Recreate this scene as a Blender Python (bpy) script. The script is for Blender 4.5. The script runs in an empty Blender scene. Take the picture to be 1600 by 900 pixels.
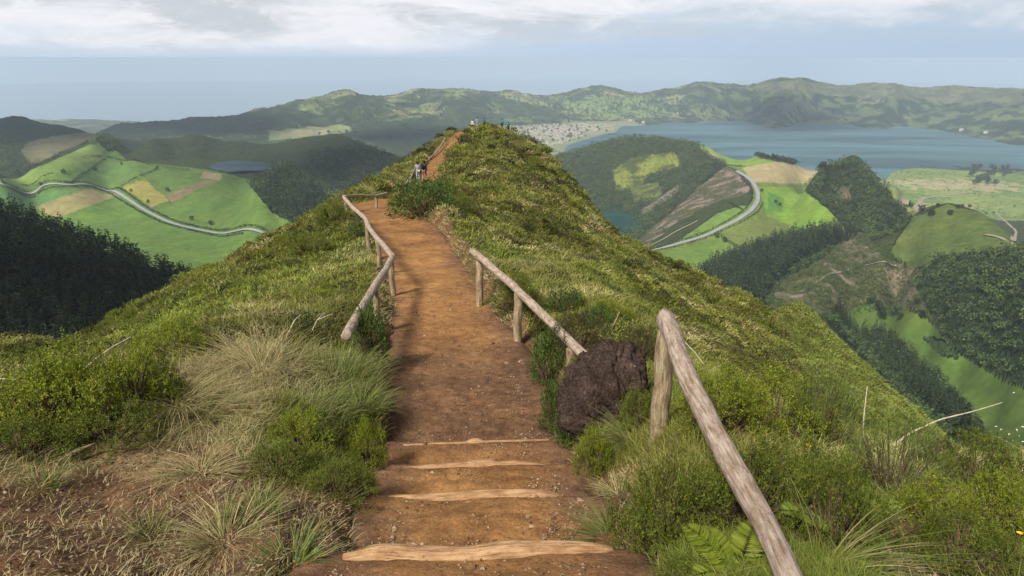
import bpy, bmesh, math, random
import numpy as np
from mathutils import Vector, Matrix

random.seed(7)
RNG = np.random.default_rng(7)
scene = bpy.context.scene
COL = scene.collection

# ------------------------------------------------------------------ camera geometry
F = 1067.0                                   # focal length in units of a 1600 wide frame
PITCH = math.radians(18.6)
SP, CP = math.sin(PITCH), math.cos(PITCH)

def ray(px, py):
    """Direction of the sight line through a point of the 1600x900 frame (camera at the origin)."""
    X = (np.asarray(px, float) - 800.0) / F
    Y = (450.0 - np.asarray(py, float)) / F
    return X, CP + Y * SP, Y * CP - SP

def polar(px, py):
    x, y, z = ray(px, py)
    h = np.hypot(x, y)
    return np.arctan2(x, y), z / h, h

def at_depth(px, py, d):
    x, y, z = ray(px, py)
    return Vector((float(x) * d, float(y) * d, float(z) * d))

def project(x, y, z):
    d = y * CP - z * SP
    up = y * SP + z * CP
    d = np.where(d > 0.05, d, 0.05)
    return 800 + F * x / d, 450 - F * up / d, d

# ------------------------------------------------------------------ noise
def _hash(ix, iy, seed):
    h = (ix.astype(np.int64) * 374761393 + iy.astype(np.int64) * 668265263 + seed * 1442695041) & 0xFFFFFFFF
    h = ((h ^ (h >> 13)) * 1274126177) & 0xFFFFFFFF
    return (h ^ (h >> 16)) & 0xFFFFFFFF

def noise2(x, y, seed=0):
    x = np.asarray(x, float); y = np.asarray(y, float)
    ix = np.floor(x); iy = np.floor(y)
    fx = x - ix; fy = y - iy
    ux = fx * fx * fx * (fx * (fx * 6 - 15) + 10); uy = fy * fy * fy * (fy * (fy * 6 - 15) + 10)
    def g(dx, dy):
        a = _hash(ix + dx, iy + dy, seed) / 4294967296.0 * 2 * math.pi
        return np.cos(a) * (fx - dx) + np.sin(a) * (fy - dy)
    a = g(0, 0) * (1 - ux) + g(1, 0) * ux
    b = g(0, 1) * (1 - ux) + g(1, 1) * ux
    return (a * (1 - uy) + b * uy) * 1.5

def fbm(x, y, octaves=4, seed=0, gain=0.5):
    s = 0; a = 1.0; f = 1.0; n = 0
    for o in range(octaves):
        s = s + a * noise2(np.asarray(x) * f + 17.3 * o, np.asarray(y) * f - 9.1 * o, seed + o * 31)
        n += a; a *= gain; f *= 2.03
    return s / n

def cells(x, y, seed=0):
    """Random value of the nearest jittered cell and the distance to the cell's border."""
    x = np.asarray(x, float); y = np.asarray(y, float); ix = np.floor(x); iy = np.floor(y)
    d1 = np.full(x.shape, 9.0); d2 = np.full(x.shape, 9.0); val = np.zeros(x.shape)
    for dx in (-1, 0, 1):
        for dy in (-1, 0, 1):
            cx, cy = ix + dx, iy + dy
            px = cx + 0.12 + 0.76 * _hash(cx, cy, seed) / 4294967296.0; py = cy + 0.12 + 0.76 * _hash(cx, cy, seed + 7) / 4294967296.0
            d = np.maximum(np.abs(px - x), np.abs(py - y)) * 0.6 + np.hypot(px - x, py - y) * 0.4
            v = _hash(cx, cy, seed + 13) / 4294967296.0
            near = d < d1
            d2 = np.where(near, d1, np.minimum(d2, d)); val = np.where(near, v, val); d1 = np.where(near, d, d1)
    return val, d2 - d1

def sstep(a, b, x):
    t = np.clip((np.asarray(x, float) - a) / (b - a), 0, 1)
    return t * t * (3 - 2 * t)

# ------------------------------------------------------------------ thin plate spline on (azimuth, ln range)
class TPS:
    def __init__(self, pts, S, lam=1e-4):
        a = np.array(pts, float)
        self.S = S
        self.c = np.stack([a[:, 0] * S, np.log(a[:, 1])], 1)
        n = len(a)
        K = self._k(self.c, self.c) + lam * np.eye(n)
        P = np.c_[np.ones(n), self.c]
        A = np.zeros((n + 3, n + 3)); A[:n, :n] = K; A[:n, n:] = P; A[n:, :n] = P.T
        self.w = np.linalg.solve(A, np.r_[a[:, 2], 0, 0, 0])
    @staticmethod
    def _k(p, q):
        d2 = ((p[:, None, :] - q[None, :, :]) ** 2).sum(-1)
        return 0.5 * d2 * np.log(d2 + 1e-12)
    def __call__(self, az, r):
        p = np.stack([np.ravel(az) * self.S, np.log(np.ravel(r))], 1)
        out = np.empty(len(p))
        n = len(self.c)
        for i in range(0, len(p), 40000):
            q = p[i:i + 40000]
            out[i:i + 40000] = self._k(q, self.c) @ self.w[:n] + self.w[n] + q @ self.w[n + 1:]
        return out.reshape(np.shape(az))

class Field:
    """A height field sampled on a (azimuth, ln range) grid."""
    def __init__(self, az0, az1, na, r0, r1, nr):
        self.az = np.linspace(az0, az1, na); self.lr = np.linspace(math.log(r0), math.log(r1), nr)
        self.A, L = np.meshgrid(self.az, self.lr, indexing='ij')
        self.R = np.exp(L); self.X = self.R * np.sin(self.A); self.Y = self.R * np.cos(self.A)
        self.Z = None
    def sample(self, x, y, arr=None):
        arr = self.Z if arr is None else arr
        x = np.asarray(x, float); y = np.asarray(y, float)
        a = (np.arctan2(x, y) - self.az[0]) / (self.az[1] - self.az[0])
        l = (np.log(np.hypot(x, y) + 1e-9) - self.lr[0]) / (self.lr[1] - self.lr[0])
        a = np.clip(a, 0, len(self.az) - 1.001); l = np.clip(l, 0, len(self.lr) - 1.001)
        i = a.astype(int); j = l.astype(int); fa = a - i; fl = l - j
        return (arr[i, j] * (1 - fa) * (1 - fl) + arr[i + 1, j] * fa * (1 - fl)
                + arr[i, j + 1] * (1 - fa) * fl + arr[i + 1, j + 1] * fa * fl)
    def hit(self, px, py, rmin=None, rmax=None):
        """First point where the sight line meets the surface (None if it never does)."""
        x, y, z = (float(v) for v in ray(px, py))
        h = math.hypot(x, y)
        r = np.exp(np.linspace(math.log(rmin or math.exp(self.lr[0])), math.log(rmax or math.exp(self.lr[-1])), 3000))
        s = r / h
        g = self.sample(x * s, y * s)
        below = np.nonzero(z * s < g)[0]
        if len(below) == 0:
            return None
        k = below[0]
        return Vector((x * s[k], y * s[k], float(g[k])))

def coarse_eval(tps, fld, na, nr, azclip):
    """The spline on a coarse grid, resampled bicubic-ish onto the field's grid."""
    ca = np.linspace(fld.az[0], fld.az[-1], na); cl = np.linspace(fld.lr[0], fld.lr[-1], nr)
    A, L = np.meshgrid(ca, cl, indexing='ij')
    T = tps(np.clip(A, *azclip), np.exp(L))
    def interp(M, src, dst):                              # Catmull-Rom along axis 0
        f = (dst - src[0]) / (src[1] - src[0]); i = np.clip(np.floor(f).astype(int), 0, len(src) - 2); t = (f - i)[:, None]
        g = lambda k: M[np.clip(i + k, 0, len(src) - 1)]
        p0, p1, p2, p3 = g(-1), g(0), g(1), g(2)
        return 0.5 * (2 * p1 + (p2 - p0) * t + (2 * p0 - 5 * p1 + 4 * p2 - p3) * t * t + (3 * p1 - p0 - 3 * p2 + p3) * t ** 3)
    M = interp(T, ca, fld.az)
    return interp(M.T.copy(), cl, fld.lr).T

# ------------------------------------------------------------------ mesh helpers
def mesh_np(name, verts, faces, col=None, mat=None, smooth=True, extra=None):
    verts = np.ascontiguousarray(verts, np.float32); faces = np.ascontiguousarray(faces, np.int32)
    k = faces.shape[1]
    me = bpy.data.meshes.new(name)
    me.vertices.add(len(verts)); me.vertices.foreach_set('co', verts.ravel())
    me.loops.add(faces.size); me.loops.foreach_set('vertex_index', faces.ravel())
    me.polygons.add(len(faces)); me.polygons.foreach_set('loop_start', np.arange(0, faces.size, k, dtype=np.int32))
    me.polygons.foreach_set('use_smooth', np.full(len(faces), smooth))
    me.update(calc_edges=True)
    if col is not None:
        a = me.color_attributes.new('col', 'FLOAT_COLOR', 'POINT')
        c = np.ones((len(verts), 4), np.float32); c[:, :3] = col
        a.data.foreach_set('color', c.ravel())
    for nm, arr in (extra or {}).items():
        a = me.attributes.new(nm, 'FLOAT', 'POINT'); a.data.foreach_set('value', np.ascontiguousarray(arr, np.float32))
    if mat: me.materials.append(mat)
    return me

def grid_faces(na, nr):
    i, j = np.meshgrid(np.arange(na - 1), np.arange(nr - 1), indexing='ij')
    a = (i * nr + j).ravel()
    return np.stack([a, a + nr, a + nr + 1, a + 1], 1)[:, ::-1]

def link(name, me, parent=None, loc=(0, 0, 0), rz=0.0, sc=None):
    o = bpy.data.objects.new(name, me); COL.objects.link(o)
    o.location = loc; o.rotation_euler = (0, 0, rz)
    if sc is not None: o.scale = (sc, sc, sc) if np.isscalar(sc) else sc
    if parent: o.parent = parent
    return o

def tag(o, label=None, cat=None, group=None, kind=None):
    if label: o['label'] = label
    if cat: o['category'] = cat
    if group: o['group'] = group
    if kind: o['kind'] = kind
    return o

def in_poly(px, py, poly):
    inside = np.zeros(np.shape(px), bool)
    n = len(poly)
    for k in range(n):
        x1, y1 = poly[k]; x2, y2 = poly[(k + 1) % n]
        if y1 == y2: continue
        c = ((y1 > py) != (y2 > py)) & (px < (x2 - x1) * (py - y1) / (y2 - y1) + x1)
        inside ^= c
    return inside

# ------------------------------------------------------------------ node helpers
class Nodes:
    def __init__(self, name):
        self.mat = bpy.data.materials.new(name); self.mat.use_nodes = True
        self.t = self.mat.node_tree; self.t.nodes.clear()
        self.out = self.t.nodes.new('ShaderNodeOutputMaterial')
    def n(self, typ, **kw):
        o = self.t.nodes.new('ShaderNode' + typ)
        for k, v in kw.items():
            if k.startswith('i_'): o.inputs[k[2:].replace('_', ' ')].default_value = v
            else: setattr(o, k, v)
        return o
    def l(self, a, b): self.t.links.new(a, b)
    def noise(self, scale, detail=4, rough=0.55, vec=None, dist=0.0):
        o = self.n('TexNoise'); o.inputs['Scale'].default_value = scale; o.inputs['Detail'].default_value = detail
        o.inputs['Roughness'].default_value = rough; o.inputs['Distortion'].default_value = dist
        if vec is not None: self.l(vec, o.inputs['Vector'])
        return o.outputs['Fac']
    def ramp(self, fac, stops):
        o = self.n('ValToRGB'); e = o.color_ramp.elements
        while len(e) < len(stops): e.new(0.5)
        for k, (p, c) in enumerate(stops):
            e[k].position = p; e[k].color = (*c, 1) if len(c) == 3 else c
        self.l(fac, o.inputs['Fac']); return o.outputs['Color']
    def mix(self, a, b, fac, mode='MIX'):
        o = self.n('Mix', data_type='RGBA', blend_type=mode, clamp_result=False)
        for s, v in ((o.inputs[6], a), (o.inputs[7], b), (o.inputs[0], fac)):
            if hasattr(v, 'is_output'): self.l(v, s)
            else: s.default_value = v if np.isscalar(v) else ((*v, 1) if len(v) == 3 else v)
        return o.outputs[2]
    def math(self, op, a, b=0.0, c=0.0, clamp=False):
        o = self.n('Math', operation=op, use_clamp=clamp)
        for s, v in zip(o.inputs, (a, b, c)):
            if hasattr(v, 'is_output'): self.l(v, s)
            else: s.default_value = v
        return o.outputs[0]
    def coords(self, kind='Object'):
        return self.n('TexCoord').outputs[kind]
    def attr(self, name='col', out='Color'):
        return self.n('Attribute', attribute_name=name).outputs[out]
    def bump(self, h, dist, strength=1.0):
        o = self.n('Bump'); o.inputs['Distance'].default_value = dist; o.inputs['Strength'].default_value = strength
        self.l(h, o.inputs['Height']); return o.outputs['Normal']
    def principled(self, color, rough=0.8, spec=0.3, normal=None):
        o = self.n('BsdfPrincipled'); o.inputs['Specular IOR Level'].default_value = spec
        if hasattr(rough, 'is_output'): self.l(rough, o.inputs['Roughness'])
        else: o.inputs['Roughness'].default_value = rough
        if hasattr(color, 'is_output'): self.l(color, o.inputs['Base Color'])
        else: o.inputs['Base Color'].default_value = (*color, 1)
        if normal is not None: self.l(normal, o.inputs['Normal'])
        self.l(o.outputs[0], self.out.inputs['Surface']); return o

def leaf_material(name, tint=None, transl=0.35, rough=0.6, use_attr=True, jitter=0.25):
    """Foliage: colour from the leaves' own attribute, a per-object tone shift, and light let through."""
    N = Nodes(name)
    c = N.attr('col') if use_attr else None
    if c is None: c = N.mix(tint, tint, 0.0)
    elif tint: c = N.mix(c, tint, 1.0, 'MULTIPLY')
    info = N.n('ObjectInfo').outputs['Random']
    k = N.math('MULTIPLY_ADD', info, jitter, 1 - jitter / 2)
    hsv = N.n('HueSaturation'); N.l(c, hsv.inputs['Color']); N.l(k, hsv.inputs['Value'])
    c = hsv.outputs['Color']
    p = N.principled(c, rough, 0.25)
    t = N.n('BsdfTranslucent'); N.l(c, t.inputs['Color'])
    m = N.n('MixShader'); m.inputs[0].default_value = transl
    N.l(p.outputs[0], m.inputs[1]); N.l(t.outputs[0], m.inputs[2]); N.l(m.outputs[0], N.out.inputs['Surface'])
    return N.mat
# ================================================================== the near ridge: its shape
PATH_PTS = [  # frame x of the middle, frame y, depth (m), half width (m)
    (745, 1150, 1.6, 0.60), (745, 960, 2.3, 0.60), (745, 862, 2.92, 0.58), (757, 780, 4.0, 0.58), (745, 735, 4.85, 0.60), (744, 695, 5.5, 0.62),
    (727, 600, 7.0, 0.74), (698, 500, 9.5, 0.70), (672, 440, 12.0, 0.70), (655, 400, 15.0, 0.76), (628, 358, 18.2, 0.90),
    (604, 334, 20.8, 0.9), (580, 322, 25, 0.8), (600, 313, 34, 0.75), (640, 298, 45, 0.8), (668, 281, 56, 0.9),
    (676, 262, 68, 0.95), (690, 240, 86, 1.0), (708, 221, 106, 1.0), (726, 205, 128, 1.0), (740, 203, 134, 0.9)]
_pw = np.array([[*at_depth(a, b, d), w] for a, b, d, w in PATH_PTS])
_o = np.argsort(_pw[:, 1]); _pw = _pw[_o]
def _smooth_interp(y, col):
    """Monotone-ish cubic through the path's points, by distance ahead."""
    xs, ys = _pw[:, 1], _pw[:, col]
    m = np.gradient(ys, xs)
    i = np.clip(np.searchsorted(xs, y) - 1, 0, len(xs) - 2)
    h = xs[i + 1] - xs[i]; t = np.clip((y - xs[i]) / h, 0, 1)
    return ((2 * t**3 - 3 * t**2 + 1) * ys[i] + (t**3 - 2 * t**2 + t) * h * m[i] + (-2 * t**3 + 3 * t**2) * ys[i + 1] + (t**3 - t**2) * h * m[i + 1])
STEP_Y = [float(at_depth(745, yy, d).y) for yy, d in ((862, 2.92), (772, 4.05), (727, 4.95), (692, 5.55))]
STEP_DROP = [0.17, 0.16, 0.10, 0.06]
def path_x(y): return _smooth_interp(y, 0)
def path_w(y): return np.interp(y, _pw[:, 1], _pw[:, 3])
def path_z(y):
    z = _smooth_interp(y, 2)
    for k, (sy, dr) in enumerate(zip(STEP_Y, STEP_DROP)):    # a log holds each tread up: a short drop behind it, made good along the next tread
        nxt = STEP_Y[k + 1] if k < 3 else sy + 0.9
        z = z + np.where((y > sy - 0.0) & (y < nxt), -dr * (1 - sstep(sy, nxt, y)) * sstep(sy, sy + 0.05, y), 0)
    return z

NEAR = [
 # lower left
 (0,890,2.6),(0,800,3.3),(0,720,4.0),(60,700,4.3),(150,830,3.2),(300,890,2.75),(300,780,3.6),(300,700,4.4),(450,890,2.8),(450,800,3.5),(430,720,4.2),(560,790,3.75),
 (0,640,4.9),(120,610,5.2),(250,575,5.8),(350,530,7.0),(340,600,5.6),(480,560,6.7),(560,570,6.9),(500,640,5.4),(575,660,5.6),(585,720,4.9),
 (-300,800,3.4),(-300,650,5.0),(-300,620,14),(-300,640,28),
 # left of the path, further on
 (450,480,9.5),(540,470,9.6),(580,432,11.5),(500,420,13),(430,430,13.5),(545,352,17),(520,332,20.5),(350,470,12.5),(250,530,10.5),(300,490,12),(180,552,10.5),
 (440,367,21),(380,402,19.5),(290,440,18),(200,492,16.5),(125,542,15),(0,540,17),(60,546,16),(40,585,12),
 (440,440,28),(380,480,27),(290,520,26),(200,570,25),(125,620,23),(0,620,25),
 (0,750,60),(200,750,60),(400,650,60),(520,500,55),(0,800,160),(300,800,160),(500,720,160),
 (545,304,33),(600,274,58),(650,246,84),(700,207,122),(715,201,127),(740,197,128),(770,200,126),(800,208,122),(830,223,115),(880,268,97),(760,232,108),(800,242,98),(735,222,113),(840,262,90),(672,226,104),(625,262,70),(640,262,72),(570,292,45),
 (545,400,52),(600,340,72),(650,310,100),(700,270,140),(740,250,150),(800,260,150),(860,300,135),(650,500,170),(740,420,185),(820,460,185),
 # the middle
 (600,318,34),(650,300,45),(640,330,28),(690,330,24),(700,290,50),(720,380,16),(760,402,14),(800,424,12.5),(860,446,11),(905,458,10.3),(960,495,9),
 (735,345,21),(725,300,38),(800,330,29),(850,380,22),(900,405,18.5),(960,442,15),(1010,490,12),
 (700,262,68),(745,270,56),(760,235,88),(800,258,74),(840,290,60),(880,340,43),(930,388,34),(980,420,29),(1050,470,24),(1020,535,14),(1100,545,17),
 (860,245,106),(900,300,88),(930,337,79),(960,374,72),(1030,420,62),(1100,444,57),(1150,482,52),(1195,508,50),(1235,572,40),(1285,632,31),
 (1100,500,38),(1200,560,30),(1330,660,24),(1150,600,14),(1200,562,58),(1225,604,52),(1262,648,46),(1305,700,40),
 (1246,473,82),(1290,516,79),(1350,573,74),(1420,633,68),(1480,690,63),(1240,535,70),(1264,572,66),(1300,612,61),(1350,652,58),(1410,692,55),
 (1240,560,112),(1350,670,108),(1480,790,95),(1600,760,35),(1700,780,60),(1700,860,110),
 (960,450,100),(1030,490,90),(1100,510,86),(1150,530,82),(900,370,115),
 (900,600,185),(1100,650,185),(1300,760,185),(1600,900,185),(1900,900,150),(1900,800,20),
 # right, near
 (985,870,2.85),(970,770,3.9),(930,690,4.9),(1040,690,4.2),(1100,800,3.1),(1200,860,2.6),(1300,780,3.2),(1450,800,3.1),(1450,880,2.5),(1600,880,2.5),(1600,800,3.2),(1900,850,2.8),
 (1250,700,4.1),(905,640,5.8),(875,580,7.0),(960,600,6.2),(1000,560,7.0),(1040,600,6.0),(830,520,8.9),(1190,645,4.9),(1300,685,4.6),(1400,705,4.7),(1500,722,4.6),(1600,725,4.6),(1900,740,4.8),
 (1190,625,6.4),(1300,670,6.4),(1400,705,6.4),(1500,725,6.4),(1600,730,6.4),(1200,650,10.5),(1400,730,12),(1600,750,12),(1900,760,8),
]
_pts = []
for a, b, d in NEAR:
    az, t, h = polar(a, b); _pts.append((az, d * h, t))
for k in range(len(_pw)):
    if not 2.0 < _pw[k, 1] < 130: continue
    for s in (-1, 1):
        x = _pw[k, 0] + s * (_pw[k, 3] + 0.25); y = _pw[k, 1]; r = math.hypot(x, y)
        _pts.append((math.atan2(x, y), r, (_pw[k, 2] + (0.26 if y > 5 else 0.05)) / r))
NT = TPS(_pts, 3.0, 2e-4)
NF = Field(-1.35, 1.35, 760, 1.0, 190.0, 760)
_T = coarse_eval(NT, NF, 330, 300, (-0.78, 0.78))
Z = _T * NF.R
_R2 = np.clip(NF.R, 1.9, None)
Z = np.where(NF.R < 1.9, np.take_along_axis(Z, np.full((len(NF.az), 1), int(np.searchsorted(NF.lr, math.log(1.9)))), 1), Z)
# hummocks: soft clumps of moss and heather, larger and deeper on the open flanks
X, Y, R = NF.X, NF.Y, NF.R
_clump = 0.5 + 0.5 * fbm(X * 1.5, Y * 1.5, 3, 3)
_big = fbm(X * 0.22, Y * 0.22, 3, 11)
_gul = fbm(X * 0.10 + Y * 0.05, Y * 0.10 - X * 0.03, 3, 19)
_far = sstep(8, 25, R)
_dp0 = np.abs(X - path_x(Y)) - path_w(Y)
_calm = sstep(0.8, 7, _dp0) * (1 - 0.75 * sstep(75, 110, R))
Z = Z + (0.10 + 0.55 * _far) * (_clump - 0.5) * 1.6 + _far * 0.22 * (0.5 - np.abs(fbm(X * 0.75, Y * 0.75, 3, 29)) * 1.6) + _far * 0.55 * _big * _calm + sstep(25, 70, R) * 1.0 * _gul * _calm + _calm * sstep(14, 40, R) * (1 - sstep(52, 60, R) * (X > 0)) * 1.8 * (0.35 - np.abs(fbm(Y * 0.16 + 0.03 * X, X * 0.035, 3, 37)))
Z = Z + 0.035 * fbm(X * 6, Y * 6, 3, 5) * (1 - 0.6 * _far)
# the path is cut into the ground
_px, _pwid, _pz = path_x(Y), path_w(Y), path_z(Y)
DPATH = np.abs(X - _px) - _pwid + 0.20 * fbm(X * 0.9, Y * 0.9, 3, 23) + 0.08 * fbm(X * 4, Y * 4, 2, 24)
_in = (Y > 0.4) & (Y < 134)
_edge = np.where(Y < 5.5, 0.22, 0.32)
_b = np.where(_in, 1 - sstep(0.0, 1.0, DPATH / _edge), 0)
Z = Z * (1 - _b) + (_pz - 0.07) * _b
NF.Z = Z
# ================================================================== the caldera beyond: its shape
LAKE_Z, CRATER_Z, POND_Z = -470.0, -395.0, -252.0
def rz(px, py, z):
    a, t, h = polar(px, py); return (px, py, float(z / t))
FAR = []
def crest(pts, drop=None, back=1.18):
    """Crest points (frame x, y, range) and, behind each, hidden ground that falls away."""
    for a, b, r in pts:
        FAR.append((a, b, r))
        if drop: FAR.append((a, b + drop, r * back))
# hidden ground close below the ridge
for a in (-400, 0, 300, 600, 900, 1200, 1500, 2000):
    FAR.append((a, 1000, 130)); FAR.append((a, 760, 200))
for a in (450, 600, 750, 900): FAR.append((a, 560, 420))
FAR += [(1050, 520, 560), (1150, 560, 520), (1250, 640, 430)]
# left wood on its spur
FAR += [(-300, 330, 560), (0, 333, 545), (60, 352, 535), (150, 386, 510), (230, 414, 495), (285, 438, 485), (340, 470, 465), (-300, 560, 300), (0, 560, 300), (100, 560, 300), (200, 520, 350), (100, 450, 400), (0, 440, 400)]
FAR += [(-300, 420, 720), (0, 400, 720), (60, 425, 700), (150, 455, 660), (230, 480, 640), (300, 490, 640)]
# left meadows
FAR += [rz(0, 345, -283), rz(100, 395, -285), rz(200, 425, -288), rz(300, 430, -290), rz(400, 400, -290), rz(450, 380, -290), rz(250, 350, -287), rz(350, 370, -288), rz(150, 330, -285), rz(60, 320, -283),
        rz(0, 293, -272), rz(-300, 300, -272), rz(170, 292, -272), rz(250, 300, -272), rz(330, 320, -276), rz(380, 310, -275)]
crest([(-200, 300, 1640), (0, 279, 1720), (60, 262, 1790), (105, 242, 1900), (140, 226, 2020)], 22, 1.16)
FAR += [(200, 262, 1800), (260, 268, 1760), (300, 270, 1750), (170, 232, 2060), (200, 243, 2040)]
FAR += [(20, 258, 2300), (80, 240, 2450), (120, 220, 2650), (50, 225, 2700)]
crest([(-300, 200, 2900), (-60, 196, 2950), (0, 188, 3000), (27, 182, 3050), (60, 191, 3100), (100, 196, 3100), (130, 206, 3150), (148, 212, 3300)], 26, 1.2)
crest([(150, 213, 2150), (180, 218, 2120)], 16, 1.15)
# pond hill
FAR += [rz(340, 262, POND_Z - 5), rz(380, 255, POND_Z - 9), rz(420, 262, POND_Z - 6), rz(385, 268, POND_Z - 9), rz(350, 273, POND_Z + 1), rz(310, 266, POND_Z + 2)]
crest([(195, 240, 2060), (240, 217, 2200), (310, 212, 2260), (380, 222, 2280), (450, 219, 2250), (530, 210, 2150), (575, 227, 2000), (610, 240, 1900), (640, 252, 1800)], 14, 1.16)
FAR += [(270, 240, 2080), (330, 242, 2080), (430, 240, 2050), (500, 240, 1900), (560, 265, 1700), (600, 300, 1500), (520, 290, 1650)]
FAR += [(395, 295, 1400), (440, 259, 1420), (485, 285, 1400), (440, 300, 1320), (450, 348, 1180), (500, 345, 1200), (415, 330, 1230)]
FAR += [(440, 290, 1560), (560, 380, 1050), (400, 281, 1560)]
# the plain and town beyond, the far rim
FAR += [(300, 214, 3600), (420, 216, 3700), (500, 213, 3600), (560, 206, 3900), (620, 235, 3200), (700, 225, 3500), (560, 190, 4300), (640, 180, 4600), (700, 192, 4400), (470, 203, 4000),
        rz(800, 232, -462), rz(850, 225, -463), rz(870, 240, -466), rz(900, 212, -464), rz(960, 200, -464), rz(760, 215, -455), rz(820, 195, -440), rz(900, 190, -455), rz(975, 193, -463), rz(700, 240, -440), rz(860, 260, -468),
        rz(850, 330, -440)]
for a, b in ((985, 196), (1050, 191), (1100, 189), (1160, 187), (1250, 191), (1330, 195), (1400, 197), (1480, 205), (1540, 217), (1600, 227), (1750, 240)):
    FAR.append(rz(a, b, LAKE_Z + 2)); FAR.append(rz(a, b + 8, LAKE_Z - 18))
for a, b in ((1100, 205), (1200, 225), (1300, 225), (1400, 235), (1500, 245), (1580, 250), (1050, 205), (1380, 250), (1320, 245), (1680, 265)):
    FAR.append(rz(a, b, LAKE_Z - 20))
for a, b in ((900, 236), (935, 221), (980, 212)): FAR.append(rz(a, b, LAKE_Z - 8))
crest([(165, 201, 4300), (210, 190, 4500), (300, 180, 4700), (400, 168, 4900), (470, 155, 5100), (520, 143, 5400), (545, 139, 5500), (560, 144, 5600), (650, 139, 5900), (720, 137, 6100), (800, 141, 6300),
       (900, 140, 6600), (940, 132, 6700), (980, 143, 6700), (1040, 140, 6600), (1100, 130, 6500), (1150, 137, 6600), (1200, 129, 6700), (1270, 127, 6800), (1350, 131, 6900), (1430, 137, 6900), (1480, 134, 6800), (1600, 137, 6500), (1800, 137, 6300)], 20, 1.22)
FAR += [(1100, 160, 6000), (1250, 160, 6000), (1400, 165, 6000), (1550, 180, 5600), (1600, 190, 5300), (950, 165, 5900), (800, 165, 5700), (650, 165, 5200), (500, 180, 4600), (300, 200, 4100)]
FAR += [(a, 190, 9200) for a in (-300, 0, 150, 400, 800, 1200, 1600, 2000)]
FAR += [(90, 222, 4200), (148, 215, 4300), (0, 212, 4300)]
# near lake shore on the right
FAR += [rz(1600, 267, LAKE_Z + 1), rz(1500, 265, LAKE_Z + 1), rz(1430, 264, LAKE_Z + 1), rz(1395, 272, LAKE_Z + 1), rz(1500, 285, LAKE_Z + 12), rz(1590, 290, LAKE_Z + 14), rz(1440, 290, LAKE_Z + 12), rz(1420, 318, LAKE_Z + 18), rz(1560, 315, LAKE_Z + 22), rz(1360, 285, LAKE_Z - 6), rz(1720, 300, LAKE_Z + 15)]
# crater hill with its green lake
crest([(862, 247, 2500), (900, 236, 2480), (940, 224, 2450), (985, 217, 2450), (1030, 215, 2430), (1080, 222, 2350), (1098, 229, 2280)], 16, 1.15)
FAR += [(940, 270, 2250), (1000, 262, 2220), (1050, 262, 2180), (920, 300, 2060), (980, 300, 2040), (1040, 295, 1980), (1080, 270, 2060), (880, 285, 2200)]
FAR += [rz(930, 327, CRATER_Z + 1), rz(985, 328, CRATER_Z + 1), rz(1013, 352, CRATER_Z + 1), rz(985, 370, CRATER_Z + 1), rz(960, 345, CRATER_Z - 14), rz(985, 350, CRATER_Z - 14), rz(940, 350, CRATER_Z - 10), rz(950, 380, CRATER_Z + 4), rz(900, 335, CRATER_Z + 4), rz(960, 420, CRATER_Z + 40)]
FAR += [(1130, 262, 1960), (1160, 275, 1780), (1178, 292, 1600), (1170, 318, 1450), (1130, 343, 1340), (1060, 372, 1240), (1005, 395, 1180), (1100, 300, 1740), (1060, 335, 1560), (1030, 360, 1500), (1130, 305, 1640)]
# right meadows
FAR += [rz(1240, 340, -296), rz(1200, 370, -302), rz(1120, 400, -312), rz(1060, 400, -312), rz(1250, 310, -290), rz(1230, 285, -284), rz(1170, 250, -282), rz(1110, 236, -280), rz(1290, 330, -298), rz(1150, 380, -305)]
crest([(1110, 232, 2260), (1180, 244, 2140), (1240, 256, 2060), (1290, 264, 1980)], 14, 1.14)
# wooded hill on the right
crest([(1262, 292, 1560), (1290, 266, 1580), (1325, 254, 1560), (1345, 262, 1540), (1375, 290, 1480), (1400, 315, 1420), (1425, 342, 1360)], 18, 1.2)
FAR += [(1290, 310, 1440), (1330, 340, 1340), (1370, 370, 1240), (1400, 385, 1200), (1310, 360, 1260)]
# dome and wooded slope, lower right
crest([(1395, 372, 1180), (1430, 335, 1160), (1480, 320, 1130), (1530, 334, 1080), (1570, 362, 1010), (1600, 385, 960), (1750, 420, 860)], 14, 1.16)
FAR += [(1480, 370, 1020), (1440, 410, 960), (1520, 420, 890), (1560, 480, 780), (1600, 540, 680), (1500, 480, 810), (1450, 450, 880), (1750, 620, 560)]
# bare brown slopes and the conifer shelf
FAR += [(1330, 395, 1080), (1290, 410, 1000), (1250, 440, 900), (1210, 460, 850), (1300, 450, 880), (1380, 425, 970), (1430, 440, 920), (1150, 440, 930), (1100, 430, 1000), (1200, 420, 1010), (1260, 385, 1110)]
# valley meadow
FAR += [rz(1400, 480, -300), rz(1450, 530, -290), rz(1500, 580, -284), rz(1560, 640, -278), rz(1600, 690, -272), rz(1340, 490, -302), rz(1400, 560, -286), rz(1480, 650, -270), rz(1550, 720, -258), rz(1750, 760, -250), rz(1300, 520, -290)]
_pts = []
for a, b, r in FAR:
    az, t, h = polar(a, b); _pts.append((float(az), float(r), float(t)))
FT = TPS(_pts, 4.0, 4e-5)
FF = Field(-0.80, 0.80, 1150, 120.0, 9600.0, 950)
_T = coarse_eval(FT, FF, 420, 420, (-0.72, 0.72))
X, Y, R = FF.X, FF.Y, FF.R
Z = _T * R
FBASE = Z.copy()
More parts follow.
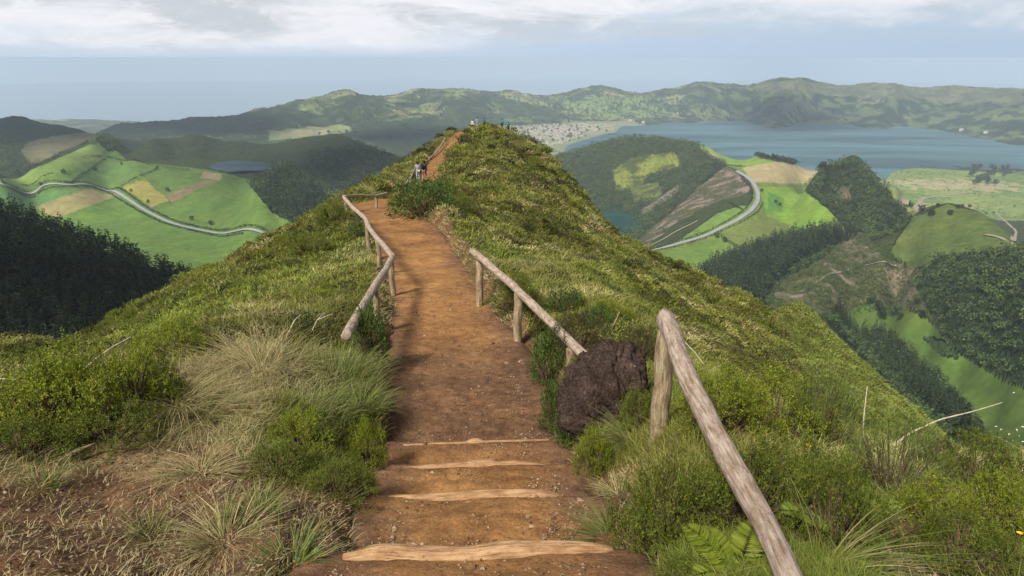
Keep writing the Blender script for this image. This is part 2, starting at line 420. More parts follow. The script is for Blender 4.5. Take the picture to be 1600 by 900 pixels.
# what covers the ground, drawn as patches of the land
PXX, PYY, _d = project(X, Y, Z)
_j = fbm(X * 0.02, Y * 0.02, 3, 41); _j2 = fbm(X * 0.02 + 50, Y * 0.02, 3, 43)
PXJ = PXX + 5 * _j; PYJ = PYY + 2.5 * _j2
COVER = np.zeros(X.shape + (3,)); WOOD = np.zeros(X.shape)       # colour, woodedness
n1 = 0.5 + 0.5 * fbm(X / 420, Y / 420, 4, 51); n2 = 0.5 + 0.5 * fbm(X / 160, Y / 160, 4, 53); n3 = 0.5 + 0.5 * fbm(X / 45, Y / 45, 3, 57)
def blend(c, m, wood=None):
    global COVER, WOOD
    m = np.clip(m, 0, 1)
    COVER = COVER * (1 - m[..., None]) + np.array(c) * m[..., None]
    if wood is not None: WOOD = WOOD * (1 - m) + wood * m
def patch(poly, c, wood=0.0, r=(0, 1e9), jit=True, amt=1.0, vary=0.0):
    a, b = (PXJ, PYJ) if jit else (PXX + 0.8 * _j, PYY + 0.5 * _j2)
    m = in_poly(a, b, poly) & (R > r[0]) & (R < r[1])
    m = m.astype(float) * amt
    blend(c, m, wood)
    return m
FOREST, OLIVE, SCRUB = (0.020, 0.036, 0.014), (0.050, 0.068, 0.020), (0.075, 0.090, 0.030)
GREEN, BRIGHT, PALE, TAN, BROWN = (0.088, 0.145, 0.030), (0.150, 0.230, 0.035), (0.20, 0.23, 0.09), (0.30, 0.25, 0.13), (0.17, 0.125, 0.085)
COVER[:] = OLIVE; WOOD[:] = 0.6
# far rim: woods with lighter pastures and a pale crest
_fr = R > 3300
blend((0.040, 0.065, 0.028), _fr * 1.0, 0.8)
_cu = X + 60 * _j * 3; _cv = Y + 60 * _j2 * 3
CV, CE = cells(_cu / 165, _cv / 230, 5); CV2, CE2 = cells(_cu / 80, _cv / 120, 9)
_past = _fr * sstep(0.44, 0.56, n1 * 0.75 + n2 * 0.25) * (1 - 0.55 * sstep(1000, 1400, PXX))
blend((0.14, 0.18, 0.06), _past * (CV > 0.48), 0.05); blend((0.20, 0.22, 0.09), _past * (CV > 0.72), 0.0); blend((0.30, 0.27, 0.15), _past * (CV > 0.92), 0.0)
blend((0.025, 0.042, 0.020), _past * (CE < 0.07), 0.9)
_g = 0.5 + 0.5 * fbm(X / 95, Y / 150, 4, 71)
blend((0.11, 0.135, 0.055), _fr * sstep(0.50, 0.60, _g) * (0.35 + 0.55 * sstep(1000, 1200, PXX)), 0.4)
blend((0.024, 0.040, 0.020), _fr * sstep(0.52, 0.40, _g) * (0.35 + 0.5 * sstep(1000, 1200, PXX)), 1.0)
patch([(1180, 126), (1600, 132), (1600, 160), (1400, 152), (1180, 140)], (0.17, 0.16, 0.09), 0.3, (5000, 9000), amt=0.45)
m = patch([(870, 146), (1010, 148), (1060, 182), (890, 182)], (0.045, 0.07, 0.03), 0.7, (4500, 7000), amt=0.8)
blend((0.19, 0.25, 0.085), m * (CV2 > 0.35) * (CE2 > 0.08), 0.05)
patch([(150, 190), (400, 172), (400, 205), (150, 215)], (0.035, 0.055, 0.035), 0.9, (3300, 5600), amt=0.8)
patch([(545, 190), (640, 180), (730, 183), (745, 205), (640, 238), (560, 215)], (0.045, 0.065, 0.035), 0.8, (3000, 5200), amt=0.85)
patch([(420, 200), (545, 192), (550, 204), (500, 214), (420, 218)], PALE, 0.0, (3000, 5200), amt=0.9)
patch([(440, 203), (520, 200), (515, 208), (440, 211)], (0.33, 0.28, 0.17), 0.0, (3000, 5200), amt=0.8)
patch([(780, 196), (990, 186), (1000, 197), (930, 215), (870, 243), (800, 235)], (0.20, 0.22, 0.12), 0.1, (3000, 5800))
blend((0.36, 0.33, 0.28), in_poly(PXJ, PYJ, [(790, 198), (975, 192), (960, 203), (900, 215), (850, 232), (800, 220)]) * (R > 3000) * sstep(0.5, 0.58, n3) * 0.6, 0.0)
# left hill, valley
patch([(-400, 175), (150, 175), (150, 214), (60, 224), (-400, 230)], (0.026, 0.042, 0.022), 1.0, (2300, 3600))
patch([(40, 225), (60, 216), (150, 204), (150, 214), (100, 236), (45, 262), (30, 240)], (0.16, 0.15, 0.075), 0.2, (2000, 3400))
patch([(-400, 232), (25, 230), (55, 262), (0, 282), (-400, 290)], (0.05, 0.065, 0.028), 0.8, (1900, 2900))
# left meadows
patch([(-400, 300), (0, 279), (60, 262), (140, 226), (165, 222), (200, 250), (330, 265), (430, 290), (480, 345), (430, 460), (100, 460), (-400, 380)], GREEN, 0.0, (620, 2070), jit=False)
patch([(0, 279), (62, 260), (140, 226), (165, 232), (150, 248), (40, 290), (0, 291)], (0.13, 0.19, 0.042), 0.0, (1400, 2100), jit=False)
patch([(112, 288), (165, 246), (240, 265), (192, 290)], (0.085, 0.145, 0.036), 0.0, (1400, 2100), jit=False)
patch([(-50, 298), (130, 296), (52, 324), (-50, 330)], (0.080, 0.165, 0.050), 0.0, (900, 1700), jit=False)
patch([(52, 324), (130, 297), (165, 295), (183, 306), (88, 341)], (0.23, 0.20, 0.085), 0.0, (900, 1700), jit=False)
patch([(190, 292), (226, 279), (246, 298), (266, 312), (238, 323)], (0.24, 0.22, 0.055), 0.0, (1000, 1900), jit=False)
patch([(258, 306), (318, 282), (345, 280), (300, 300), (268, 318)], (0.17, 0.13, 0.07), 0.1, (1000, 1900), jit=False)
patch([(318, 268), (345, 272), (345, 281), (312, 278)], (0.24, 0.20, 0.11), 0.1, (1400, 1900), jit=False)
patch([(88, 343), (185, 308), (235, 336), (140, 352)], (0.095, 0.17, 0.030), 0.0, (900, 1700), jit=False)
# left wood
patch([(-500, 300), (0, 333), (150, 386), (285, 438), (400, 470), (300, 620), (-500, 620)], (0.016, 0.024, 0.010), 1.0, (120, 600))
# pond hill
patch([(190, 242), (240, 214), (310, 207), (380, 218), (450, 214), (530, 204), (580, 222), (660, 250), (680, 400), (520, 400), (480, 300), (430, 292), (430, 265), (330, 250), (215, 252)], (0.038, 0.052, 0.020), 0.7, (1050, 2350))
patch([(480, 240), (560, 225), (610, 245), (600, 300), (520, 330), (490, 280)], (0.030, 0.044, 0.020), 0.9, (1100, 2300), amt=0.6)
patch([(143, 210), (180, 208), (210, 225), (170, 238)], FOREST, 1.0, (1950, 2400))
patch([(392, 290), (420, 262), (455, 255), (490, 285), (520, 345), (470, 352), (425, 332)], FOREST, 1.0, (1050, 1530))
# crater hill
patch([(850, 245), (985, 212), (1098, 226), (1140, 262), (1140, 300), (1050, 350), (990, 400), (850, 360)], (0.060, 0.080, 0.026), 0.85, (1350, 2600))
m = patch([(955, 268), (990, 245), (1055, 238), (1065, 260), (1015, 272), (995, 300), (962, 296)], (0.075, 0.095, 0.028), 0.5, (1700, 2500), amt=0.9)
blend((0.21, 0.235, 0.038), m * sstep(0.40, 0.54, n2 * 0.5 + n3 * 0.5), 0.2)
m = patch([(980, 290), (1030, 285), (1040, 310), (990, 318)], (0.07, 0.09, 0.028), 0.5, (1600, 2400), amt=0.8)
blend((0.15, 0.18, 0.04), m * sstep(0.42, 0.55, n3), 0.25)
patch([(1085, 262), (1128, 244), (1128, 262), (1100, 285), (1076, 278)], FOREST, 1.0, (1700, 2400))
m = patch([(1100, 285), (1135, 258), (1172, 285), (1172, 300), (1120, 315), (1060, 345), (1000, 392), (990, 380), (1050, 330)], (0.115, 0.105, 0.055), 0.35, (1150, 2100))
blend((0.21, 0.16, 0.125), m * sstep(0.5, 0.62, n3), 0.0)
patch([(1000, 330), (1060, 288), (1064, 296), (1015, 330), (998, 338)], (0.23, 0.19, 0.15), 0.0, (1300, 2200), amt=0.8)
# right meadows
patch([(1085, 226), (1180, 243), (1292, 264), (1345, 350), (1330, 372), (1230, 372), (1160, 425), (1030, 425), (1000, 397), (1062, 374), (1120, 352), (1160, 330), (1176, 308), (1172, 285), (1150, 265), (1110, 246)], (0.125, 0.165, 0.036), 0.0, (800, 2300), jit=False)
patch([(1090, 227), (1165, 241), (1220, 252), (1160, 262), (1120, 250)], (0.16, 0.25, 0.035), 0.0, (1700, 2300), jit=False)
patch([(1160, 262), (1215, 252), (1290, 266), (1255, 288), (1175, 284)], (0.33, 0.27, 0.14), 0.0, (1600, 2200), jit=False)
patch([(1185, 292), (1250, 292), (1310, 322), (1302, 346), (1240, 362), (1200, 340)], (0.155, 0.255, 0.030), 0.0, (1100, 1800), jit=False)
patch([(1200, 300), (1226, 310), (1222, 332), (1200, 330)], (0.09, 0.19, 0.03), 0.0, (1100, 1800), jit=False)
patch([(1062, 374), (1120, 333), (1160, 320), (1172, 322), (1150, 342), (1110, 364)], (0.12, 0.19, 0.035), 0.0, (1100, 1700), jit=False)
patch([(1033, 398), (1130, 370), (1170, 395), (1100, 424), (1040, 424)], (0.115, 0.185, 0.035), 0.0, (850, 1500), jit=False)
patch([(1135, 369), (1185, 333), (1235, 352), (1175, 392)], (0.125, 0.155, 0.040), 0.0, (900, 1600), jit=False)
# wooded hill, shore meadow
patch([(1372, 284), (1400, 262), (1750, 262), (1750, 345), (1560, 345), (1480, 322), (1420, 338)], (0.16, 0.19, 0.07), 0.05, (1150, 3600))
_sm_ = in_poly(PXJ, PYJ, [(1372, 284), (1400, 262), (1750, 262), (1750, 345), (1420, 338)]) * (R > 1500) * (R < 3600)
CV3, CE3 = cells(_cu / 210, _cv / 130, 21)
blend((0.175, 0.225, 0.060), _sm_ * 1.0, 0.0); blend((0.120, 0.185, 0.045), _sm_ * (CV3 > 0.5), 0.0); blend((0.30, 0.27, 0.14), _sm_ * (CV3 > 0.80), 0.0); blend((0.05, 0.08, 0.03), _sm_ * (CE3 < 0.03) * 0.7, 0.4)
patch([(1255, 296), (1285, 262), (1325, 250), (1350, 260), (1428, 342), (1405, 392), (1340, 380), (1300, 330)], (0.032, 0.048, 0.017), 1.0, (1100, 1650))
patch([(1308, 292), (1328, 290), (1330, 312), (1312, 312)], (0.22, 0.15, 0.11), 0.1, (1100, 1650), amt=0.8)
# dome, bare slopes, woods
patch([(1390, 392), (1425, 338), (1480, 318), (1545, 336), (1600, 385), (1560, 402), (1420, 420)], (0.085, 0.115, 0.028), 0.15, (780, 1250))
m = patch([(1180, 475), (1220, 415), (1290, 372), (1335, 372), (1380, 400), (1440, 425), (1450, 480), (1300, 495)], (0.105, 0.105, 0.045), 0.25, (700, 1200))
blend((0.20, 0.155, 0.11), m * sstep(0.50, 0.60, n3 * 0.6 + n2 * 0.4), 0.0)
patch([(1300, 380), (1345, 360), (1380, 400), (1345, 415)], (0.20, 0.16, 0.11), 0.1, (800, 1250), amt=0.5)
patch([(1425, 440), (1470, 400), (1600, 385), (1800, 420), (1800, 700), (1600, 600), (1500, 560)], (0.034, 0.054, 0.018), 1.0, (450, 1100))
patch([(1290, 490), (1370, 470), (1445, 490), (1490, 545), (1560, 590), (1640, 625), (1800, 700), (1800, 800), (1560, 760), (1400, 600)], (0.078, 0.124, 0.023), 0.0, (350, 1000))
patch([(1440, 525), (1480, 535), (1500, 560), (1470, 555)], (0.055, 0.085, 0.026), 0.5, (400, 1000))
patch([(1090, 440), (1140, 400), (1220, 370), (1330, 355), (1290, 400), (1220, 440), (1190, 500), (1100, 480)], FOREST, 1.0, (700, 1230), amt=0.9)
patch([(1290, 500), (1350, 470), (1390, 520), (1470, 590), (1545, 690), (1500, 720)], FOREST, 0.8, (350, 830), amt=0.9)
# relief
_w = WOOD
Z = Z + R * (0.0016 * fbm(X / 260, Y / 260, 4, 61) * (0.15 + _w)) + np.clip(R / 1000, 0, 5) * 2.2 * (fbm(X / 38, Y / 38, 2, 63)) * _w
Z = Z - (R > 3300) * 38 * np.abs(fbm(X / 210, Y / 260, 3, 69)) * sstep(3300, 4200, R) * sstep(-466, -420, Z)
Z = Z + (R > 3300) * 60 * np.abs(fbm(X / 520, Y / 520, 4, 67)) * sstep(3300, 4200, R) * sstep(-468, -380, Z) * -1
FF.Z = Z
_v = 1 + 0.30 * (n2 - 0.5) + 0.30 * (n3 - 0.5)
_n4 = 0.5 + 0.5 * fbm(X / 14, Y / 14, 2, 59)
COVER = np.clip(COVER * (_v * (1 + 0.5 * (_n4 - 0.5)))[..., None], 0, 1)
# ================================================================== materials of the land
def land_material():
    N = Nodes('far_land')
    co = N.coords('Object'); col = N.attr('col'); wood = N.attr('wood', 'Fac')
    a = N.noise(0.030, 6, 0.62, co); b = N.noise(0.16, 3, 0.6, co); w = N.noise(0.09, 5, 0.7, co)
    k = N.math('MULTIPLY_ADD', a, 0.9, 0.55); k2 = N.math('MULTIPLY_ADD', b, 1.1, 0.45)
    kw = N.math('MULTIPLY_ADD', w, 1.6, 0.2)
    c = N.mix((1, 1, 1), N.mix(col, (0, 0, 0), 0.0), 1.0)
    v = N.n('HueSaturation'); N.l(col, v.inputs['Color']); N.l(k, v.inputs['Value'])
    v2 = N.n('HueSaturation'); N.l(v.outputs[0], v2.inputs['Color']); N.l(kw, v2.inputs['Value']); N.l(wood, v2.inputs['Fac'])
    v3 = N.n('HueSaturation'); N.l(v2.outputs[0], v3.inputs['Color']); N.l(N.math('MULTIPLY_ADD', b, 0.8, 0.6), v3.inputs['Value']); N.l(N.math('MULTIPLY_ADD', N.noise(0.012, 4, 0.6, co), 0.06, 0.47), v3.inputs['Hue']); v2 = v3
    h = N.math('MULTIPLY', N.math('ADD', w, b), wood)
    N.principled(v2.outputs[0], 0.95, 0.1, N.bump(h, 14.0, 1.0))
    return N.mat
def water_material(name, c, rough, scale, d=0.15, spec=0.2):
    N = Nodes(name); co = N.coords('Object')
    n = N.noise(scale, 3, 0.6, co); mp = N.n('Mapping'); mp.inputs['Scale'].default_value = (0.0007, 0.0030, 0.001); mp.inputs['Rotation'].default_value = (0, 0, 0.35); N.l(co, mp.inputs['Vector']); big = N.noise(1.0, 5, 0.6, mp.outputs[0], 0.8)
    col = N.ramp(big, [(0.36, tuple(x * 0.55 for x in c)), (0.64, tuple(x * 1.35 for x in c))])
    p = N.principled(col, rough, spec, N.bump(n, d, 0.4))
    return N.mat
M_LAND = land_material()
M_LAKE = water_material('lake_water', (0.062, 0.125, 0.150), 0.6, 0.05, 0.3, 0.06)
M_CRATER = water_material('crater_water', (0.008, 0.050, 0.042), 0.5, 0.08, 0.5, 0.04)
M_POND = water_material('pond_water', (0.055, 0.085, 0.115), 0.7, 0.08, 0.2, 0.03)
_no = Nodes('ocean_water'); _no.principled(_no.ramp(_no.noise(0.0004, 3, 0.5, _no.coords('Object')), [(0.3, (0.235, 0.305, 0.385)), (0.7, (0.25, 0.325, 0.405))]), 0.8, 0.05); M_OCEAN = _no.mat

_na, _nr = FF.X.shape
tag(link('caldera_terrain', mesh_np('caldera_terrain', np.stack([FF.X, FF.Y, FF.Z], -1).reshape(-1, 3), grid_faces(_na, _nr), COVER.reshape(-1, 3), M_LAND, True, {'wood': WOOD.ravel()})), kind='structure')

def sheet(name, pts, z, mat):
    bm = bmesh.new(); f = bm.faces.new([bm.verts.new((x, y, z)) for x, y in pts]); bmesh.ops.recalc_face_normals(bm, faces=[f])
    if f.normal.z < 0: f.normal_flip()
    me = bpy.data.meshes.new(name); bm.to_mesh(me); bm.free(); me.materials.append(mat)
    return tag(link(name, me), kind='structure')
def px_at_z(pts, z):
    out = []
    for a, b in pts:
        x, y, zz = ray(a, b); s = z / zz; out.append((float(x * s), float(y * s)))
    return out
sheet('lake', px_at_z([(850, 262), (870, 235), (900, 222), (960, 205), (985, 190), (1100, 184), (1250, 186), (1400, 193), (1500, 200), (1600, 218), (1800, 230), (1900, 290), (1700, 285), (1500, 275), (1390, 290), (1300, 300), (1150, 270), (1000, 262)], LAKE_Z), LAKE_Z, M_LAKE)
sheet('crater_lake', px_at_z([(870, 345), (920, 322), (995, 322), (1030, 350), (1000, 378), (930, 395)], CRATER_Z), CRATER_Z, M_CRATER)
sheet('pond', px_at_z([(378 + 52 * math.cos(q) + 3 * math.sin(3 * q), 261 + (9.5 - 3.5 * math.exp(-((q - 1.5) / 0.5) ** 2)) * math.sin(q) + 0.8 * math.sin(4 * q)) for q in np.linspace(0, 6.283, 33)[:-1]], POND_Z), POND_Z, M_POND)
sheet('ocean', [(26000 * math.cos(a), 26000 * math.sin(a)) for a in np.linspace(0, 2 * math.pi, 65)[:-1]], -732.0, M_OCEAN)

# ------------------------------------------------------------------ camera, sun, sky, air
cam_d = bpy.data.cameras.new('camera'); cam = bpy.data.objects.new('camera', cam_d); COL.objects.link(cam)
cam.location = (0, 0, 0); cam.rotation_euler = (math.radians(90) - PITCH, 0, 0)
cam_d.sensor_width = 36.0; cam_d.lens = 36.0 * F / 1600.0; cam_d.clip_start = 0.05; cam_d.clip_end = 80000
scene.camera = cam

SUN_EL, SUN_AZ = math.radians(47), math.radians(214)          # azimuth clockwise from straight ahead (+Y)
sun_dir = Vector((math.sin(SUN_AZ) * math.cos(SUN_EL), math.cos(SUN_AZ) * math.cos(SUN_EL), math.sin(SUN_EL)))
sd = bpy.data.lights.new('sun', 'SUN'); sd.energy = 4.9; sd.angle = math.radians(11.0); sd.color = (1.0, 0.94, 0.84)
so = bpy.data.objects.new('sun', sd); COL.objects.link(so); so.rotation_euler = (-sun_dir).to_track_quat('-Z', 'Y').to_euler()

world = bpy.data.worlds.new('World'); scene.world = world; world.use_nodes = True
wt = world.node_tree; wt.nodes.clear()
W = Nodes.__new__(Nodes); W.mat = None; W.t = wt; W.out = wt.nodes.new('ShaderNodeOutputWorld')
sky = W.n('TexSky', sky_type='NISHITA'); sky.sun_disc = False; sky.sun_elevation = SUN_EL; sky.sun_rotation = SUN_AZ
sky.altitude = 700; sky.air_density = 1.0; sky.dust_density = 2.0; sky.ozone_density = 1.5
gen = W.n('TexCoord').outputs['Generated']
sep = W.n('SeparateXYZ'); W.l(gen, sep.inputs[0])
el = W.math('DEGREES', W.math('ARCSINE', sep.outputs[2])); az = W.math('DEGREES', W.math('ARCTAN2', sep.outputs[0], sep.outputs[1]))
def vec(sx, sy, ox=0.0):
    c = W.n('CombineXYZ'); W.l(W.math('MULTIPLY_ADD', az, sx, ox), c.inputs[0]); W.l(W.math('MULTIPLY', el, sy), c.inputs[1]); return c.outputs[0]
def srange(x, a, b, lo=0.0, hi=1.0):
    m = W.n('MapRange', interpolation_type='SMOOTHSTEP'); W.l(x, m.inputs[0])
    for s, v in zip(m.inputs[1:5], (a, b, lo, hi)):
        if hasattr(v, 'is_output'): W.l(v, s)
        else: s.default_value = v
    return m.outputs[0]
K = 10.0                                                        # the sky texture is ten times brighter than the 0.1 background strength
def sc3(r, g, b): return (r * K, g * K, b * K)
hz = W.mix(sc3(0.53, 0.635, 0.755), sc3(0.435, 0.545, 0.69), srange(az, -30, 36))
lowsky = W.mix(hz, W.mix(sc3(0.58, 0.67, 0.77), sc3(0.46, 0.57, 0.69), srange(az, -30, 36)), srange(el, 0.2, 3.0))
base = W.mix(lowsky, sky.outputs[0], srange(el, 6, 30))
na = W.noise(1.0, 6, 0.55, vec(0.085, 0.36), 0.3); nb = W.noise(1.0, 5, 0.6, vec(0.06, 0.30, 9.0), 0.3); nc = W.noise(1.0, 7, 0.62, vec(0.24, 0.62, 4.0), 0.5)
edge = srange(az, -14, 20, 0.05, 2.2)
h = W.math('ADD', W.math('SUBTRACT', el, edge), W.math('MULTIPLY', W.math('SUBTRACT', W.math('ADD', na, W.math('MULTIPLY', nc, 0.35)), 0.68), 6.5))
mask = srange(h, -1.2, 2.6)
hi = srange(el, 8, 30)
dome = srange(na, 0.40, 0.56)
mask2 = W.n('Mix', data_type='FLOAT'); W.l(hi, mask2.inputs[0]); W.l(mask, mask2.inputs[2]); W.l(dome, mask2.inputs[3])
shade = srange(nb, 0.40, 0.58)
cloud = W.mix(sc3(0.55, 0.585, 0.625), sc3(0.82, 0.825, 0.86), shade)
cloud = W.mix(cloud, sc3(0.90, 0.90, 0.93), W.math('MULTIPLY', srange(nc, 0.48, 0.70), 0.7))
final = W.mix(base, cloud, W.math('MULTIPLY', mask2.outputs[0], srange(el, 0.0, 1.1, 0.0, 0.92)))
final = W.mix(final, (0, 0, 0, 1), srange(el, 7, 26, 0.0, 0.42))
bg = W.n('Background'); bg.inputs[1].default_value = 0.085; W.l(final, bg.inputs[0]); W.l(bg.outputs[0], W.out.inputs['Surface'])

def haze_box():
    me = bpy.data.meshes.new('haze'); bm = bmesh.new()
    bmesh.ops.create_cube(bm, size=1.0); bm.to_mesh(me); bm.free()
    N = Nodes('haze_air'); v = N.n('VolumePrincipled'); v.inputs['Color'].default_value = (0.60, 0.725, 0.87, 1); v.inputs['Density'].default_value = HAZE_DENSITY; v.inputs['Anisotropy'].default_value = 0.0
    N.l(v.outputs[0], N.out.inputs['Volume']); me.materials.append(N.mat)
    o = tag(link('haze', me), kind='stuff')
    o.scale = (54000, 54000, 740); o.location = (0, 0, 6 - 370)
    return o
HAZE_DENSITY = 7.6e-5
haze_box()

vs = scene.view_settings; vs.view_transform = 'Standard'; vs.look = 'None'; vs.exposure = 0.38; vs.gamma = 1.0; vs.use_curve_mapping = False
cy = scene.cycles; scene.render.engine = 'CYCLES'
cy.use_denoising = True; cy.denoiser = 'OPENIMAGEDENOISE'; cy.denoising_input_passes = 'RGB_ALBEDO_NORMAL'; cy.denoising_prefilter = 'ACCURATE'
cy.max_bounces = 5; cy.diffuse_bounces = 3; cy.glossy_bounces = 2; cy.transmission_bounces = 3; cy.volume_bounces = 1; cy.transparent_max_bounces = 4
cy.caustics_reflective = False; cy.caustics_refractive = False; cy.sample_clamp_indirect = 4.0
# ================================================================== near ridge: ground, path, steps, railings
X, Y, R, Z = NF.X, NF.Y, NF.R, NF.Z
PX, PY, _d = project(X, Y, Z)
T_EL = Z / R
_cm = np.maximum.accumulate(np.where(R > 1.7, T_EL, -9), axis=1)
VIS = T_EL >= _cm - np.where(R < 14, 0.16, 0.045)                                    # ground in sight, with a margin
_jx = 14 * fbm(X * 1.3, Y * 1.3, 3, 71); _jy = 10 * fbm(X * 1.3 + 9, Y * 1.3, 3, 73)
PJX, PJY = PX + _jx, PY + _jy
def zone(poly, rmax=1e9, rmin=0):
    return in_poly(PJX, PJY, poly) & (R < rmax) & (R >= rmin)
S1 = 0.5 + 0.5 * fbm(X * 0.55, Y * 0.55, 4, 81); S2 = 0.5 + 0.5 * fbm(X * 2.1, Y * 2.1, 3, 83); S3 = 0.5 + 0.5 * fbm(X * 0.16, Y * 0.16, 3, 85)
GC = np.zeros(X.shape + (3,)); GC[:] = (0.072, 0.074, 0.022)
def gmix(c, m):
    global GC
    m = np.clip(np.asarray(m, float), 0, 1)[..., None]; GC = GC * (1 - m) + np.array(c) * m
gmix((0.13, 0.125, 0.040), sstep(0.52, 0.62, S1)); gmix((0.040, 0.045, 0.016), sstep(0.55, 0.68, S2) * 0.8); gmix((0.10, 0.072, 0.030), sstep(0.62, 0.72, S3) * 0.5)
EARTH = zone([(-80, 745), (120, 745), (215, 700), (330, 690), (420, 745), (560, 790), (620, 780), (620, 1000), (-100, 1000)], 5.5)
EARTH |= zone([(930, 745), (1000, 720), (985, 830), (960, 900), (900, 1000), (1090, 1000), (1060, 905)], 4.6)
EARTH |= zone([(1360, 800), (1420, 790), (1440, 860), (1560, 870), (1600, 1000), (1340, 1000)], 3.6)
EARTH |= (np.abs(DPATH) < np.where(Y < 6, 0.16, 0.30)) & (Y < 24)
DRYZ = zone([(250, 600), (330, 520), (430, 510), (440, 600), (400, 690), (300, 690)], 8) | zone([(-50, 700), (330, 660), (420, 700), (420, 745), (120, 745), (-80, 760)], 5.6)
gmix((0.15, 0.085, 0.047), EARTH * 0.95); gmix((0.23, 0.165, 0.085), DRYZ * 0.8)
gmix((0.10, 0.060, 0.036), EARTH * sstep(0.50, 0.60, S2) * 0.8)

def earth_detail(N, c, co, amt):
    """Grit, litter flecks and damp stains over an earth colour."""
    fine = N.noise(55, 5, 0.7, co); mid = N.noise(9, 5, 0.65, co); big = N.noise(1.3, 4, 0.6, co)
    vo = N.n('TexVoronoi'); vo.inputs['Scale'].default_value = 70; N.l(co, vo.inputs['Vector'])
    chip = N.ramp(vo.outputs['Distance'], [(0.16, (1, 1, 1)), (0.30, (0, 0, 0))])
    sc = N.n('SeparateColor'); N.l(vo.outputs['Color'], sc.inputs[0])
    pick = N.math('GREATER_THAN', sc.outputs[0], 0.72)
    c = N.mix(c, N.ramp(mid, [(0.30, (0.45, 0.42, 0.40)), (0.55, (1, 1, 1)), (0.75, (1.25, 1.2, 1.1))]), amt, 'MULTIPLY')
    c = N.mix(c, N.ramp(big, [(0.35, (0.72, 0.70, 0.68)), (0.62, (1.12, 1.08, 1.0))]), amt, 'MULTIPLY')
    c = N.mix(c, N.ramp(fine, [(0.28, (0.35, 0.33, 0.32)), (0.5, (1, 1, 1)), (0.72, (1.5, 1.45, 1.4))]), amt, 'MULTIPLY')
    f = N.math('MULTIPLY', N.math('MULTIPLY', chip, pick), amt * 0.8)
    c = N.mix(c, N.ramp(sc.outputs[1], [(0.0, (0.10, 0.055, 0.03)), (0.5, (0.30, 0.20, 0.12)), (1.0, (0.40, 0.30, 0.21))]), f)
    h = N.math('ADD', N.math('MULTIPLY', mid, 1.4), N.math('MULTIPLY_ADD', fine, 0.5, N.math('MULTIPLY', f, 0.5)))
    return c, h
def ground_mat():
    N = Nodes('ridge_soil'); co = N.coords('Object')
    c, h = earth_detail(N, N.attr('col'), co, 0.75)
    N.principled(c, 0.95, 0.1, N.bump(h, 0.03, 0.8)); return N.mat
def path_mat():
    N = Nodes('trodden_earth'); co = N.coords('Object'); g = N.attr('edge', 'Fac')
    worn = N.noise(0.9, 5, 0.6, co, 0.4)
    c = N.ramp(worn, [(0.30, (0.190, 0.094, 0.039)), (0.5, (0.300, 0.156, 0.061)), (0.72, (0.39, 0.220, 0.090))])
    e = N.math('ADD', g, N.math('MULTIPLY_ADD', N.noise(2.2, 4, 0.6, co), 1.1, -0.55))
    ef = N.n('MapRange', interpolation_type='SMOOTHSTEP'); N.l(e, ef.inputs[0]); ef.inputs[1].default_value = 0.30; ef.inputs[2].default_value = 0.85
    c = N.mix(c, N.ramp(N.noise(6, 4, 0.6, co), [(0.3, (0.120, 0.066, 0.040)), (0.7, (0.205, 0.120, 0.075))]), ef.outputs[0])
    gm = N.math('MULTIPLY', N.attr('grit', 'Fac'), N.math('MULTIPLY_ADD', N.noise(1.7, 4, 0.6, co), 0.9, 0.35), clamp=True)
    c = N.mix(c, N.ramp(N.noise(14, 4, 0.6, co), [(0.3, (0.070, 0.040, 0.027)), (0.7, (0.180, 0.105, 0.066))]), gm)
    c, h = earth_detail(N, c, co, 0.8)
    N.principled(c, 0.93, 0.12, N.bump(h, 0.02, 0.7)); return N.mat
M_SOIL, M_PATH = ground_mat(), path_mat()
tag(link('ridge_ground', mesh_np('ridge_ground', np.stack([X, Y, Z], -1).reshape(-1, 3), grid_faces(*X.shape), GC.reshape(-1, 3), M_SOIL)), kind='structure')

def build_path():
    ys = np.concatenate([np.arange(0.6, 6.2, 0.02), np.geomspace(6.2, 133.0, 420)])
    k = 41; u = np.linspace(-1, 1, k)
    Yg, U = np.meshgrid(ys, u, indexing='ij')
    w = path_w(Yg) + 0.34
    Xg = path_x(Yg) + U * w
    Zg = path_z(Yg) - 0.16 * sstep(0.72, 1.0, np.abs(U)) + 0.03 * np.abs(U) ** 2
    Zg = Zg + 0.030 * fbm(Xg * 2.0, Yg * 2.0, 3, 91) + 0.010 * fbm(Xg * 11, Yg * 11, 3, 93)
    edge = np.abs(U)
    gr = sstep(4.3, 5.2, Yg) * (1 - sstep(6.6, 8.4, Yg)) + 0.6 * (1 - sstep(2.6, 3.4, Yg)) * np.abs(U)
    me = mesh_np('path', np.stack([Xg, Yg, Zg], -1).reshape(-1, 3), grid_faces(len(ys), k)[:, ::-1], None, M_PATH, True, {'edge': edge.ravel(), 'grit': gr.ravel()})
    return tag(link('path', me), kind='structure')
build_path()
def ground_z(x, y):
    z = float(NF.sample(x, y))
    if 0.6 < y < 133 and abs(x - float(path_x(y))) < float(path_w(y)): z = max(z, float(path_z(y)))
    return z

